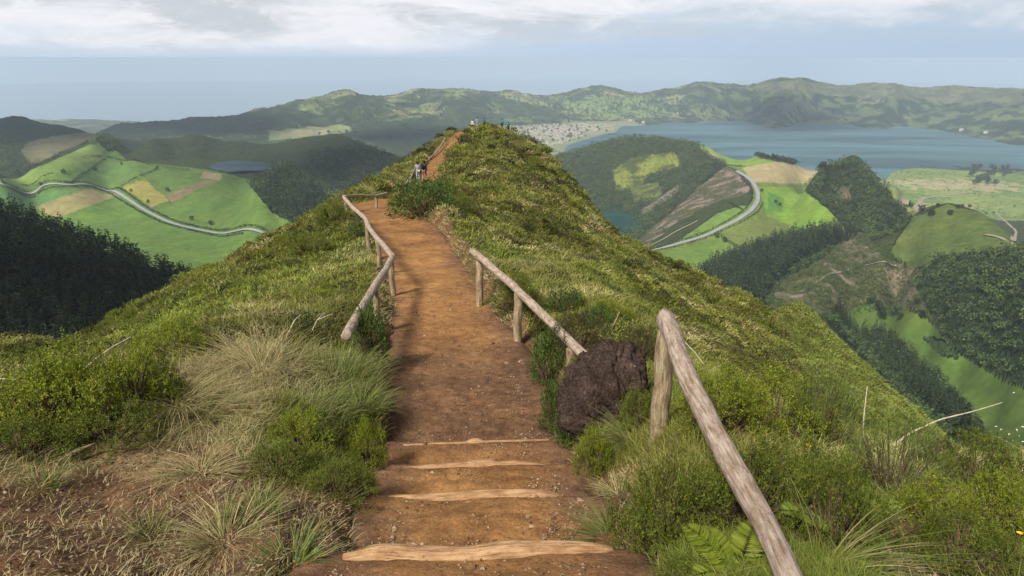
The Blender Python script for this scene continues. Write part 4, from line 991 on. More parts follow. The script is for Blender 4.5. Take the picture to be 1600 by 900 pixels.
for a in [
 ('bright', 40, 668, 220, 110, 'bright green heather bush cut by the left edge of the photo'),
 ('bright', 128, 664, 200, 125, 'bright green heather bush with a dark hollow under it, lower left'),
 ('bright', 208, 640, 150, 120, 'tall bright green heather bush beside pale drooping grass on the left'),
 ('mid', 165, 690, 170, 70, 'low green heather bush above the bare earth, lower left'),
 ('mid', 35, 712, 170, 60, 'low dull green bush at the left edge above dry stalks'),
 ('bright', 275, 556, 130, 60, 'low yellow green bush on the crest behind the drooping grass'),
 ('dark', 318, 548, 80, 45, 'brownish low bush on the left crest'),
 ('bright', 470, 700, 120, 70, 'small bright green bush on the grassy mound left of the steps'),
 ('mid', 430, 740, 130, 60, 'dark green low bush at the foot of the mound left of the steps'),
 ('bright', 575, 725, 70, 80, 'upright bright green bush at the left end of the third step'),
 ('mid', 530, 770, 120, 55, 'low green bush at the left end of the second step'),
 ('lush', 578, 560, 70, 90, 'leafy dark green bush between the left rail and the path'),
 ('mid', 545, 760, 90, 60, 'small mossy bush beside the upper steps on the left'),
 ('dark', 905, 545, 115, 70, 'dark brown green bush under the end of the right rail'),
 ('dark', 1000, 556, 90, 55, 'dark olive heather behind the bare soil hummock'),
 ('lush', 858, 600, 70, 90, 'light leafy plant at the foot of the right rail posts'),
 ('lush', 868, 665, 60, 80, 'leafy green plant hanging over the right edge of the path'),
 ('mid', 803, 478, 90, 50, 'round dark green bush behind the middle post of the right rail'),
 ('lush', 885, 485, 70, 40, 'bright fresh green herb clump below the flank crest'),
 ('bright', 955, 495, 80, 35, 'low yellow green cushion on the crest right of the rail'),
 ('lush', 935, 512, 60, 40, 'fresh green leafy clump beside a dead stick'),
 ('bright', 1130, 668, 150, 100, 'yellow green heather bush directly right of the thick post'),
 ('bright', 1215, 672, 170, 105, 'large bright heather bush right of the thick handrail'),
 ('feather', 1280, 690, 130, 110, 'tall grassy green tussock on the right crest with a reddish tip'),
 ('mid', 1045, 845, 190, 150, 'broad dark green heather bush at the right end of the first step'),
 ('mid', 1165, 815, 200, 130, 'dense green heather bush under the thick handrail'),
 ('mid', 1240, 775, 190, 110, 'green heather bush with yellow flowers right of the handrail'),
 ('mid', 1300, 850, 170, 150, 'green heather bush with a drooping grass fringe, lower right'),
 ('mid', 1005, 660, 80, 70, 'small green bush between the soil hummock and the thick post'),
 ('lush', 885, 690, 45, 60, 'leafy plant against the path side of the soil hummock'),
 ('bright', 925, 735, 60, 75, 'small bright green bush at the right end of the third step'),
 ('feather', 1395, 765, 170, 110, 'feathery pale green bush on the right beside a dead twig'),
 ('dark', 1470, 730, 110, 60, 'dark brown green bush on the right crest'),
 ('mid', 1530, 760, 150, 90, 'olive heather bush near the right edge of the photo'),
 ('bright', 1470, 820, 150, 90, 'bright heather bush above the bare hollow, lower right'),
 ('bright', 1560, 830, 160, 100, 'bright heather bush cut by the right edge of the photo'),
 ('mid', 1500, 890, 190, 110, 'dull green heather bush at the bottom right corner'),
 ('mid', 1060, 930, 150, 60, 'dark green low bush at the bottom edge beside the fern'),
]: shrub(*a, group=HB)
for px, py, w_, h_, lab in [(660, 336, 112, 58, 'large dark green bush in front of the two walkers'), (715, 330, 60, 30, 'green bush right of the large bush before the walkers'), (625, 322, 40, 18, 'small dark bush at the end of the crosswise rail'),
                            (520, 345, 60, 32, 'dark green bush outside the left corner of the rails'), (480, 392, 80, 28, 'long low bush on the left shoulder of the ridge'), (560, 372, 40, 26, 'leafy bush outside the crooked left rail'),
                            (600, 312, 40, 14, 'dark scrub behind the crosswise rail'), (690, 310, 60, 30, 'bushy scrub in front of the far path')]:
    shrub('lush' if w_ > 100 or 'leafy' in lab else 'mid', px, py, w_, h_, lab, 'shrub', 'shrub', 'shrubs further along the ridge')
# low heather cushions dotted over both flanks
_x, _y, _z, _r, _ci, _cj = scatter_cells(190, 9, 125, np.where(DPATH > 0.8, 1.0, 0.0))
for k in range(190):
    kd = ('dark', 'mid', 'mid', 'bright')[k % 4]; fo, _ = TEMPL[kd][0]
    s = float(_r[k]) * random.uniform(0.012, 0.030) + 0.25
    o = link('heather_cushion', fo, None, (_x[k], _y[k], _z[k] - 0.05 * s), random.uniform(0, 6.28), (s, s, s * random.uniform(0.45, 0.8)))
    tag(o, {'dark': 'dark brownish heather cushion', 'mid': 'dull green heather cushion', 'bright': 'yellow green heather cushion'}[kd] + ' among the grass of the ridge flank', 'shrub', 'heather cushions on the ridge flanks')

SPUR = in_poly(PX, PY, [(1212, 500), (1246, 455), (1300, 505), (1500, 680), (1490, 730), (1400, 730), (1316, 700), (1262, 600), (1225, 545)]) & (R > 50)
_near_w = np.where(EARTH, 0.06, 1.0)
for bx, by, br in BUSHES: _near_w = np.where((X - bx) ** 2 + (Y - by) ** 2 < (br * 0.40) ** 2, 0.03, _near_w)
def heath(n, rmin, rmax, size, leaves):
    """Low heather clumps that roughen the flanks: small domes of short leaves."""
    x, y, z, r, i, j = scatter_cells(n, rmin, rmax, np.where((DPATH > 0.5) & ~SPUR, 1.0, 0.0) * (0.10 + sstep(0.47, 0.56, S1 * 0.35 + S2 * 0.25 + S3 * 0.4)))
    s = RNG.uniform(*size, n) * (0.5 + r / 60); ids = np.repeat(np.arange(n), leaves); m = len(ids)
    D = RNG.normal(size=(m, 3)); D[:, 2] = np.abs(D[:, 2]); D /= np.linalg.norm(D, axis=1, keepdims=True)
    c = np.stack([x, y, z], 1)[ids] + D * (s[ids] * RNG.uniform(0.55, 1.0, m))[:, None] * np.array([1, 1, 0.62]); c[:, 2] -= 0.06
    L = np.maximum(0.026, 0.0028 * r[ids]) * RNG.uniform(0.7, 1.5, m); v, f = leaf_quads(c, D + np.array([0, 0, 0.5]) + 0.35 * RNG.normal(size=(m, 3)), L, L * 0.42)
    pal = np.array([(0.034, 0.042, 0.014), (0.100, 0.118, 0.020), (0.195, 0.200, 0.032), (0.070, 0.058, 0.026), (0.150, 0.170, 0.025)]); k = RNG.integers(0, 5, n)
    col = (pal[k] * (0.65 + 0.8 * np.clip(0.5 + 0.9 * fbm(x * 0.22 + 40, y * 0.22, 3, 111), 0, 1))[:, None] * RNG.uniform(0.75, 1.25, (n, 1)))[ids] * RNG.uniform(0.75, 1.3, (m, 1))
    return v, f, np.repeat(col, 4, 0)
V, Fc, C = join([heath(1500, 7, 30, (0.18, 0.50), 220), heath(2600, 25, 150, (0.22, 0.70), 120)])
tag(link('heather', mesh_np('heather', V, Fc, C, M_GRASS, False)), kind='stuff')
parts = [field_grass(10000, 1.7, 9.5, 8, 0.04, 0.12, 0.0010, 3, 0.022, _near_w), field_grass(800, 1.7, 7.0, 7, 0.03, 0.10, 0.0010, 3, 0.03, np.where(EARTH | DRYZ, 1.0, 0.0), straw=0.2),
         field_grass(42000, 8.5, 32, 5, 0.05, 0.14, 0.0014, 2, 0.03), field_grass(54000, 28, 150, 4, 0.12, 0.32, 0.0013, 2, 0.04)]
V, Fc, C = join(parts)
tag(link('grass', mesh_np('grass', V, Fc, C, M_GRASS, False)), kind='stuff')

# ---- tussocks
def tussock(px, py, wpx, hpx, n, cols, label, lean=(0.5, 1.6), wind=(0.3, 0.1), wid=0.005, droop=0.3, spread=0.25, group='grass tussocks'):
    p = near_hit(px, py); dep = p.y * CP - p.z * SP; wm, hm = wpx / F * dep, hpx / F * dep
    rr = RNG.random(n) ** 0.7 * wm * spread; th = RNG.uniform(0, 6.283, n); b = np.stack([rr * np.cos(th), rr * np.sin(th), np.full(n, -0.03)], 1)
    d = np.stack([np.cos(th), np.sin(th)], 1) + RNG.normal(0, 0.35, (n, 2)) + np.array(wind); d /= np.linalg.norm(d, axis=1, keepdims=True)
    cols = np.array(cols); col = cols[RNG.integers(0, len(cols), n)] * RNG.uniform(0.7, 1.3, (n, 1))
    v, f, c = blades(b, hm * 0.72 * RNG.uniform(0.6, 1.2, n), np.full(n, wid) * RNG.uniform(0.6, 1.3, n), d, RNG.uniform(*lean, n), col, col * 1.1, 5, droop)
    return tag(link('grass_tussock', mesh_np('grass_tussock', v, f, c, M_GRASS, False), None, p), label, 'grass tussock', group)
STRAW = [(0.42, 0.34, 0.18), (0.34, 0.27, 0.13), (0.27, 0.24, 0.10), (0.20, 0.21, 0.07)]
GRN = [(0.11, 0.16, 0.03), (0.15, 0.18, 0.04), (0.08, 0.12, 0.025)]; MIXG = GRN + STRAW[2:]
for a in [
 (400, 580, 170, 90, 620, STRAW, 'big pale tussock combed to the left on the left mound', (0.6, 2.2), (-0.5, -0.2), 0.005, 0.3, 0.40),
 (275, 640, 150, 110, 420, STRAW, 'pale drooping tussock between the heather and the mound', (0.8, 2.0), (0.2, -0.6)),
 (320, 655, 130, 90, 380, STRAW[1:], 'straw tussock spilling down in front of the mound', (0.8, 2.0), (0.5, -0.6)),
 (520, 590, 170, 52, 1500, MIXG, 'rounded green grass mound beside the path', (0.3, 1.3), (0.2, -0.1), 0.005, 0.3, 0.46),
 (480, 645, 160, 46, 1200, STRAW[2:] + GRN, 'shaggy olive grass on the front of the mound', (0.3, 1.5), (0.2, -0.4), 0.005, 0.3, 0.46),
 (562, 640, 90, 60, 800, MIXG, 'green grass curtain hanging along the left edge of the path', (0.4, 1.5), (0.3, -0.3), 0.005, 0.3, 0.42),
 (350, 845, 150, 80, 330, STRAW, 'dry spreading tussock in the lower left earth', (0.7, 2.0), (0, 0)),
 (232, 835, 90, 70, 160, STRAW[1:] + GRN, 'small dry tuft in the lower left earth', (0.3, 1.2), (0, 0)),
 (455, 885, 110, 90, 330, MIXG, 'yellow green tussock left of the first step', (0.4, 1.4), (0, 0)),
 (315, 740, 140, 60, 300, STRAW, 'flattened straw patch below the drooping grass', (1.0, 2.2), (0.4, -0.3)),
 (60, 760, 120, 50, 220, STRAW[1:] + GRN, 'thin dry stalks at the left edge', (0.5, 1.5), (0, 0)),
 (400, 800, 120, 60, 260, MIXG, 'mixed dry and green tuft beside the second step', (0.5, 1.5), (0, 0)),
 (985, 690, 80, 70, 300, STRAW[1:] + GRN, 'pale fine tussock in front of the thick post', (0.6, 1.8), (-0.2, -0.3)),
 (955, 850, 60, 90, 240, MIXG, 'pale grass tuft hanging over the right end of the first step', (0.6, 1.7), (-0.6, -0.2)),
 (1300, 900, 110, 150, 260, STRAW[1:] + GRN, 'long drooping yellow grass in the lower right heather', (1.0, 2.4), (0.6, -0.9)),
 (1265, 680, 90, 90, 260, GRN + STRAW[2:], 'upright green grass clump on the right crest', (0.15, 0.7), (0, 0)),
 (1420, 790, 130, 60, 260, STRAW[2:] + GRN, 'arching pale grass in the middle of the right heather', (0.8, 2.0), (0.4, -0.3)),
 (1590, 740, 90, 60, 260, STRAW[1:] + GRN, 'fine pale grass at the right edge on the crest', (0.3, 1.2), (0, 0)),
 (1200, 655, 90, 40, 160, STRAW, 'short orange brown grass on the crest behind the handrail', (0.3, 1.0), (0, 0)),
 (1340, 640, 60, 45, 160, STRAW, 'pale drooping grass fringe on the right crest', (0.8, 1.8), (0.3, -0.5)),
 (905, 690, 60, 55, 260, GRN + STRAW[2:], 'green tuft at the foot of the bare soil hummock', (0.4, 1.4), (-0.2, -0.3)),
 (955, 560, 70, 34, 260, STRAW[1:] + GRN, 'pale tuft on top of the bare soil hummock', (0.4, 1.4), (0, 0)),
 (970, 770, 90, 40, 200, STRAW, 'dry litter tuft at the right end of the second step', (0.8, 2.0), (0, 0)),
 (830, 420, 90, 30, 260, STRAW, 'pale straw grass on the crest behind the right rail', (0.6, 1.8), (0, 0)),
 (850, 450, 70, 30, 220, STRAW[1:] + GRN, 'pale yellow tuft beside the right rail', (0.6, 1.8), (0, 0)),
 (480, 500, 110, 40, 300, STRAW[1:] + GRN, 'pale grass strip on the mound behind the left rail', (0.6, 1.8), (0, 0)),
]: tussock(*a)

# ---- ferns, flowers, dead twigs, soil hummock
def fern(px, py, hpx, n, label, col=(0.20, 0.25, 0.02), tilt=0.9, rz0=0.0):
    p = near_hit(px, py); dep = p.y * CP - p.z * SP; H = hpx / F * dep
    t = thing('fern', label, 'fern', p, 'ferns in the lower right heather')
    for q in range(n):
        a = rz0 + q * 2.4 + random.uniform(-0.3, 0.3); L = H * random.uniform(0.8, 1.15); cs = []; ds = []; ls = []
        dirv = np.array([math.cos(a), math.sin(a), 0]); sd = np.array([-math.sin(a), math.cos(a), 0])
        for k in range(30):
            f = 0.12 + 0.88 * k / 29; pos = dirv * L * tilt * f + np.array([0, 0, L * (f * 0.95 - 0.55 * f * f)])
            for s in (-1, 1): cs.append(pos); ds.append(sd * s + dirv * 0.45 + np.array([0, 0, 0.1])); ls.append(L * 0.26 * math.sin(math.pi * min(1, 0.15 + f * 0.85)) + 0.004)
        cs, ds, ls = np.array(cs), np.array(ds), np.array(ls)
        v, fc = leaf_quads(cs, ds, ls, ls * 0.26, np.tile((0, 0, 1.0), (len(cs), 1)))
        c = np.tile(np.array(col), (len(v), 1)) * RNG.uniform(0.8, 1.2, (len(v), 1))
        link('frond', mesh_np('frond', v, fc, c, M_GRASS, False), t)
    return t
fern(1150, 908, 104, 7, 'yellow green fern beside the foot of the thick handrail', (0.165, 0.20, 0.02))
fern(1310, 835, 110, 5, 'pale green fern fronds in the heather, lower right', (0.19, 0.25, 0.04))
fern(1325, 905, 50, 4, 'small fern at the bottom edge beside the drooping grass', (0.20, 0.25, 0.04))
fern(1000, 630, 30, 5, 'small bright rosette fern beside the thick post', (0.10, 0.20, 0.03))
def petal_mat():
    N = Nodes('yellow_petals'); co = N.coords('Object'); N.principled(N.ramp(N.noise(60, 2, 0.5, co), [(0.3, (0.72, 0.40, 0.02)), (0.7, (0.80, 0.55, 0.05))]), 0.6, 0.2); return N.mat
M_PETAL = petal_mat()
def flower(px, py, label, lift):
    p = near_hit(px, py); dep = p.y * CP - p.z * SP; s = 5 / F * dep
    t = thing('yellow_flower', label, 'flower', p, 'yellow flowers in the heather')
    a = np.arange(14) * 0.449; c = np.tile((0, 0, lift), (14, 1)); d = np.stack([np.cos(a), np.sin(a), np.full(14, 0.35)], 1)
    v, f = leaf_quads(c, d, np.full(14, s * 1.1), np.full(14, s * 0.55), np.tile((0, 0, 1.0), (14, 1)))
    link('petals', mesh_np('petals', v, f, None, M_PETAL, False), t)
    link('stem', tube_mesh('stem', [(0, 0, -0.02), (0.004, 0, lift * 0.5), (0, 0, lift)], [0.003, 0.003, 0.002], M_STEM, 5, 0.05, 0.02, 3), t)
flower(1252, 738, 'yellow flower left of a pair in the right heather', 0.16); flower(1263, 738, 'yellow flower right of a pair in the right heather', 0.15); flower(1584, 868, 'single yellow flower at the right edge', 0.10)
def twig_mat(name, c):
    N = Nodes(name); co = N.coords('Object'); N.principled(N.ramp(N.noise(25, 3, 0.6, co), [(0.3, tuple(x * 0.6 for x in c)), (0.7, c)]), 0.85, 0.1); return N.mat
M_TWIG = twig_mat('bleached_twig', (0.52, 0.46, 0.34)); M_TWIG2 = twig_mat('brown_twig', (0.26, 0.19, 0.12))
def twig(label, pts, r0, r1, mat=None, side=None):
    P = [at_depth(*q) for q in pts]; base = P[0]
    t = thing('dead_twig', label, 'twig', base, 'dead twigs in the heather')
    n = len(P); link('stalk', tube_mesh('stalk', local(P, base), np.linspace(r0, r1, n), mat or M_TWIG, 7, 0.03, 0.06, len(label) % 9), t)
    for s in (side or []):
        Q = [at_depth(*q) for q in s]; link('branch', tube_mesh('branch', local(Q, base), np.linspace(r1 * 1.1, r1 * 0.5, len(Q)), mat or M_TWIG, 6, 0.03, 0.05, 2), t)
twig('long pale twig reaching out over the valley on the right', [(1395, 695, 4.9), (1425, 675, 4.95), (1470, 655, 5.0), (1520, 643, 5.1), (1566, 629, 5.2)], 0.009, 0.003)
twig('short pale twig lying below the long one on the right crest', [(1410, 712, 4.7), (1440, 700, 4.7), (1478, 693, 4.75)], 0.006, 0.003)
twig('upright thin twig standing on the right crest', [(1349, 690, 4.9), (1349, 655, 4.9), (1355, 604, 4.95)], 0.006, 0.003)
twig('arching stalk behind the thick post', [(1100, 570, 6.0), (1085, 550, 6.0), (1066, 530, 6.0), (1056, 515, 6.0)], 0.006, 0.004)
twig('dead stick leaning beside the fresh leafy clump', [(952, 520, 7.8), (960, 505, 7.9), (968, 488, 8.0)], 0.012, 0.008, M_TWIG2)
twig('bare white twigs behind the left rail', [(450, 522, 7.6), (460, 500, 7.8), (470, 492, 7.9)], 0.010, 0.005, M_TWIG, [[(488, 516, 7.5), (495, 500, 7.6), (510, 486, 7.7)], [(495, 500, 7.6), (520, 490, 7.6)]])
twig('long pale stalk over the bright left heather', [(128, 580, 5.2), (150, 560, 5.2), (175, 542, 5.3), (205, 526, 5.4)], 0.006, 0.003)
twig('thin white stalk at the left edge of the photo', [(-12, 592, 4.9), (8, 592, 4.9), (28, 593, 4.9)], 0.006, 0.004)
twig('pale branch lying at the left edge above dry stalks', [(-20, 744, 3.92), (15, 740, 3.9), (48, 737, 3.9)], 0.016, 0.010)
twig('brown branch lying below the left heather', [(105, 712, 4.1), (130, 700, 4.15), (148, 694, 4.2)], 0.014, 0.008, M_TWIG2)
twig('arching dead stalks in the right heather', [(1365, 808, 3.1), (1390, 795, 3.15), (1422, 784, 3.2)], 0.005, 0.003, M_TWIG, [[(1368, 812, 3.1), (1395, 800, 3.1), (1425, 790, 3.1)]])
twig('grey bare twig in the heather right of the handrail', [(1212, 790, 3.0), (1218, 765, 3.0), (1228, 745, 3.05)], 0.007, 0.005, M_TWIG2)
twig('white stalk near the right edge flower', [(1515, 845, 2.9), (1540, 848, 2.9), (1572, 855, 2.9)], 0.004, 0.003)
twig('small dead branch on the mound left of the steps', [(492, 683, 5.0), (505, 690, 5.0), (518, 702, 5.0)], 0.008, 0.006, M_TWIG)

def soil_hummock():
    p = near_hit(935, 668); dep = p.y * CP - p.z * SP
    bm = bmesh.new(); bmesh.ops.create_icosphere(bm, subdivisions=6, radius=1.0)
    N = Nodes('dark_peat'); co = N.coords('Object')
    c = N.ramp(N.noise(9, 6, 0.7, co), [(0.3, (0.026, 0.018, 0.015)), (0.55, (0.072, 0.049, 0.041)), (0.75, (0.145, 0.105, 0.085))])
    c = N.mix(c, (0.26, 0.19, 0.10), N.math('MULTIPLY', N.math('GREATER_THAN', N.noise(16, 5, 0.7, co), 0.66), 0.55))
    c = N.mix(c, N.ramp(N.noise(60, 4, 0.7, co), [(0.35, (0.35, 0.33, 0.32)), (0.5, (1, 1, 1)), (0.68, (2.0, 1.8, 1.6))]), 0.8, 'MULTIPLY')
    N.principled(c, 0.95, 0.08, N.bump(N.noise(45, 6, 0.75, co), 0.03, 1.0))
    w, h = 150 / F * dep, 158 / F * dep
    co_ = np.array([v.co for v in bm.verts])
    bl = 1 / (np.abs(co_) ** 3.2).sum(1) ** (1 / 3.2)                     # blocky rather than round
    n = bl * (0.86 + 0.30 * fbm(co_[:, 0] * 1.3 + co_[:, 2] + 4, co_[:, 1] * 1.3 + 3, 3, 311)) - 0.16 * np.abs(fbm(co_[:, 0] * 2.6 + co_[:, 2] * 2, co_[:, 1] * 2.6 - co_[:, 2], 3, 303)) + 0.13 * fbm(co_[:, 0] * 7 + co_[:, 2] * 5, co_[:, 1] * 7 - co_[:, 2] * 5, 4, 305) + 0.05 * fbm(co_[:, 0] * 22 + co_[:, 2] * 17, co_[:, 1] * 22 - co_[:, 2] * 13, 3, 307)
    for v, k in zip(bm.verts, n):
        s = v.co.copy(); f = float(k); zz = s.z * f
        v.co = Vector((s.x * f * w * (0.50 - 0.10 * zz) + 0.16 * zz * w, s.y * f * w * 0.42, zz * h * 0.52 + h * 0.36))
    me = bpy.data.meshes.new('soil_hummock'); bm.to_mesh(me); bm.free(); me.materials.append(N.mat); me.polygons.foreach_set('use_smooth', np.full(len(me.polygons), True))
    return tag(link('soil_hummock', me, None, (p.x + 0.06, p.y + 0.12, p.z - 0.02)), 'dark brown hummock of bare soil left of the thick post', 'soil hummock')
soil_hummock()
# ================================================================== the valley: roads, hedges, woods, houses, cattle
X, Y, R = FF.X, FF.Y, FF.R
def far_hit(px, py, rmin=200, rmax=None): return FF.hit(px, py, rmin, rmax)
NEAR_MAX = np.max(np.where(NF.R > 1.7, NF.Z / NF.R, -9), axis=1)                   # what the ridge hides, by azimuth
_t = FF.Z / R
_hid = np.interp(FF.az, NF.az, NEAR_MAX)[:, None]
FVIS = (_t >= np.maximum.accumulate(_t, axis=1) - 0.004) & (_t > _hid - 0.03)

def road_mat(name, c):
    N = Nodes(name); co = N.coords('Object'); N.principled(N.ramp(N.noise(0.06, 5, 0.7, co), [(0.3, tuple(x * 0.75 for x in c)), (0.7, c)]), 0.9, 0.15); return N.mat
M_ROAD, M_TRACK = road_mat('pale_asphalt', (0.30, 0.31, 0.32)), road_mat('dirt_track', (0.30, 0.255, 0.19))
def polyline(px, rmin=200, rmax=None, step=6.0):
    P = [far_hit(a, b, rmin, rmax) for a, b in px]; P = np.array([tuple(p) for p in P if p is not None])[:, :2]
    L = np.r_[0, np.cumsum(np.linalg.norm(np.diff(P, axis=0), axis=1))]; s = np.arange(0, L[-1], step)
    Q = np.stack([np.interp(s, L, P[:, k]) for k in (0, 1)], 1)
    for _ in range(14): Q[1:-1] = 0.25 * Q[:-2] + 0.5 * Q[1:-1] + 0.25 * Q[2:]
    return Q
def strip(name, Q, w, mat, lift=0.9, kind='structure'):
    t = np.gradient(Q, axis=0); t /= np.linalg.norm(t, axis=1)[:, None]; nrm = np.stack([-t[:, 1], t[:, 0]], 1)
    U = np.linspace(-1, 1, 5); V = (Q[:, None, :] + nrm[:, None, :] * (U[None, :, None] * w / 2))
    z = FF.sample(V[..., 0], V[..., 1]); z = np.maximum(z, z.mean(1, keepdims=True)) + lift
    V3 = np.concatenate([V, z[..., None]], -1).reshape(-1, 3)
    return tag(link(name, mesh_np(name, V3, grid_faces(len(Q), 5)[:, ::-1], None, mat)), kind=kind)
ROAD_L = polyline([(-60, 290), (0, 292), (60, 293), (110, 292), (150, 291), (175, 297), (195, 309), (215, 322), (240, 336), (262, 347), (290, 355), (320, 361), (355, 365), (410, 367), (470, 368)], 700)
ROAD_R = polyline([(985, 401), (1010, 395), (1050, 385), (1085, 374), (1115, 363), (1150, 346), (1174, 330), (1184, 315), (1184, 301), (1178, 288), (1165, 276), (1150, 267)], 700)
ROAD_C = polyline([(1128, 252), (1115, 243), (1104, 237)], 1500)
strip('road', ROAD_L, 6.5, M_ROAD); strip('road', ROAD_R, 8.5, M_ROAD); strip('road', ROAD_C, 16, M_TRACK, 1.5)
for pxs, w in (([(1250, 457), (1275, 445), (1300, 428), (1330, 416), (1352, 413), (1375, 417), (1405, 415)], 3.5), ([(1538, 368), (1560, 370), (1580, 379), (1602, 393)], 6), ([(1553, 330), (1570, 345), (1588, 362), (1582, 378)], 6),
               ([(1010, 388), (1040, 372), (1090, 345)], 3.5), ([(1412, 322), (1440, 310), (1470, 306), (1520, 300)], 14)):
    try: strip('track', polyline(pxs, 500), w, M_TRACK, 0.8)
    except Exception: pass

# ---- hedges
M_TREE = leaf_material('tree_leaves', transl=0.12, jitter=0.35)
M_BARK = twig_mat('tree_bark', (0.11, 0.085, 0.06))
def hedge(label, px, h=3.5, w=4.0, dens=1.3, rmin=500, off=0.0, col=(0.022, 0.036, 0.014)):
    Q = polyline(px, rmin) if not isinstance(px, np.ndarray) else px
    t = np.gradient(Q, axis=0); t /= np.linalg.norm(t, axis=1)[:, None]; Q = Q + np.stack([-t[:, 1], t[:, 0]], 1) * off
    L = np.linalg.norm(np.diff(Q, axis=0), axis=1).sum(); n = int(L * dens * 2.2)
    k = RNG.random(n) * (len(Q) - 1.001); i = k.astype(int); f = (k - i)[:, None]; P = Q[i] * (1 - f) + Q[i + 1] * f + RNG.normal(0, w * 0.25, (n, 2))
    hh = h * (0.55 + 0.9 * np.clip(0.5 + fbm(P[:, 0] / 30, P[:, 1] / 30, 2, 401), 0, 1))
    c = np.stack([P[:, 0], P[:, 1], FF.sample(P[:, 0], P[:, 1]) + hh * RNG.random(n) * 0.8], 1)
    Lf = RNG.uniform(1.2, 2.6, n); v, fc = leaf_quads(c, RNG.normal(size=(n, 3)) + np.array([0, 0, 0.6]), Lf, Lf * 0.7)
    b = Vector((Q[len(Q) // 2][0], Q[len(Q) // 2][1], c[:, 2].mean())); v = v - np.array(b)
    return tag(link('hedge', mesh_np('hedge', v, fc, np.repeat(np.array(col) * RNG.uniform(0.7, 1.4, (n, 1)), 4, 0), M_TREE, False), None, b), label, 'hedge', 'hedges between the fields')
hedge('hedge on the upper side of the winding left road', ROAD_L[: int(len(ROAD_L) * 0.97)], off=10)
hedge('hedge on the lower side of the winding left road', ROAD_L[: int(len(ROAD_L) * 0.93)], off=-10, h=2.5)
hedge('hedge on the inner side of the curving right road', ROAD_R[: int(len(ROAD_R) * 0.85)], off=11, h=4)
hedge('broken low hedge on the outer side of the curving right road', ROAD_R[: int(len(ROAD_R) * 0.55)], off=-11, h=2.2, dens=0.8)
hedge('dark hedge along the upper left edge of the left meadows', [(0, 281), (30, 270), (58, 262), (85, 249), (110, 237), (138, 226)], h=9, w=7, rmin=1300)
hedge('hedge dividing the middle of the left meadows', [(112, 288), (130, 273), (150, 258), (166, 249)], h=4, rmin=1200)
hedge('hedge along the yellow field of the left meadows', [(190, 292), (210, 281), (228, 273), (246, 265)], h=4, rmin=1200)
hedge('hedge between the left meadows and the pond hill', [(130, 247), (170, 245), (200, 251), (230, 258), (260, 262), (300, 266)], h=6, rmin=1200)
hedge('thin hedge on the far left meadow slope', [(30, 288), (60, 281), (90, 271)], h=2.5, rmin=1200)
hedge('short hedge running down from the right road to the conifers', [(1118, 366), (1133, 376), (1150, 384), (1166, 396)], h=6, w=6, rmin=700)
hedge('hedge inside the bend of the right road', [(1137, 318), (1150, 324), (1162, 330)], h=4, rmin=700)
hedge('hedge across the top of the right meadows', [(1130, 257), (1150, 260), (1165, 261)], h=4, rmin=1400)

# ---- trees
def conifer_template(seed, n, H=1.0, rad=0.19, cols=((0.014, 0.026, 0.008), (0.022, 0.038, 0.011), (0.034, 0.052, 0.015))):
    rg = np.random.default_rng(seed); f = rg.random(n) ** 0.75; th = rg.uniform(0, 6.283, n)
    prof = (1 - f) ** 0.8 * (0.75 + 0.35 * np.sin(f * 38 + rg.uniform(0, 6))) + 0.03
    rr = rad * prof * rg.uniform(0.25, 0.9, n); c = np.stack([rr * np.cos(th), rr * np.sin(th), 0.10 + 0.88 * f], 1)
    d = np.stack([np.cos(th), np.sin(th), rg.uniform(-0.55, 0.35, n)], 1); L = (0.055 + 0.09 * (1 - f)) * rg.uniform(0.7, 1.3, n)
    v, fc = leaf_quads(c * H, d, L * H, L * H * 0.55, None, rg)
    cc = np.array(cols)[rg.integers(0, len(cols), n)] * rg.uniform(0.8, 1.25, (n, 1))
    return v, fc, np.repeat(cc, 4, 0)
def broad_template(seed, n, cols=((0.038, 0.064, 0.016), (0.054, 0.084, 0.020), (0.074, 0.102, 0.024))):
    rg = np.random.default_rng(seed); k = 6
    B = rg.normal(0, 1, (k, 3)) * np.array([0.09, 0.09, 0.08]) + np.array([0, 0, 0.58]); br = rg.uniform(0.24, 0.33, k)
    w = rg.integers(0, k, n); D = rg.normal(size=(n, 3)); D /= np.linalg.norm(D, axis=1, keepdims=True)
    c = B[w] + D * br[w][:, None] * rg.uniform(0.6, 1.0, (n, 1)); c[:, 2] = np.maximum(c[:, 2], 0.12)
    L = rg.uniform(0.10, 0.20, n); v, fc = leaf_quads(c, D + 0.6 * rg.normal(size=(n, 3)), L, L * 0.8, None, rg)
    cc = np.array(cols)[rg.integers(0, len(cols), n)] * rg.uniform(0.8, 1.25, (n, 1))
    return v, fc, np.repeat(cc, 4, 0)
CON = []
for s in range(4):
    v, f, c = conifer_template(500 + s, 420, 1.0, (0.20, 0.24, 0.28, 0.22)[s])
    CON.append((mesh_np('crown', v, f, c, M_TREE, False), tube_mesh('trunk', [(0, 0, -0.04), (0, 0, 0.45), (0, 0, 0.95)], [0.018, 0.012, 0.003], M_BARK, 6, 0.05, 0.03, s)))
def scatter_far(mask, n, power=0.0):
    dt = np.diff(_t, axis=1, append=_t[:, -1:]); w = (np.clip(dt, 0, None) + 0.00012) * mask * FVIS * R ** power
    if w.sum() == 0: return np.zeros((0, 3))
    p = np.cumsum((w / w.sum()).ravel()); k = np.minimum(np.searchsorted(p, RNG.random(n)), w.size - 1); i, j = np.unravel_index(k, X.shape)
    a = FF.A[i, j] + (RNG.random(n) - .5) * (FF.az[1] - FF.az[0]); r = np.exp(FF.lr[j] + (RNG.random(n) - .5) * (FF.lr[1] - FF.lr[0]))
    x, y = r * np.sin(a), r * np.cos(a); return np.stack([x, y, FF.sample(x, y)], 1)
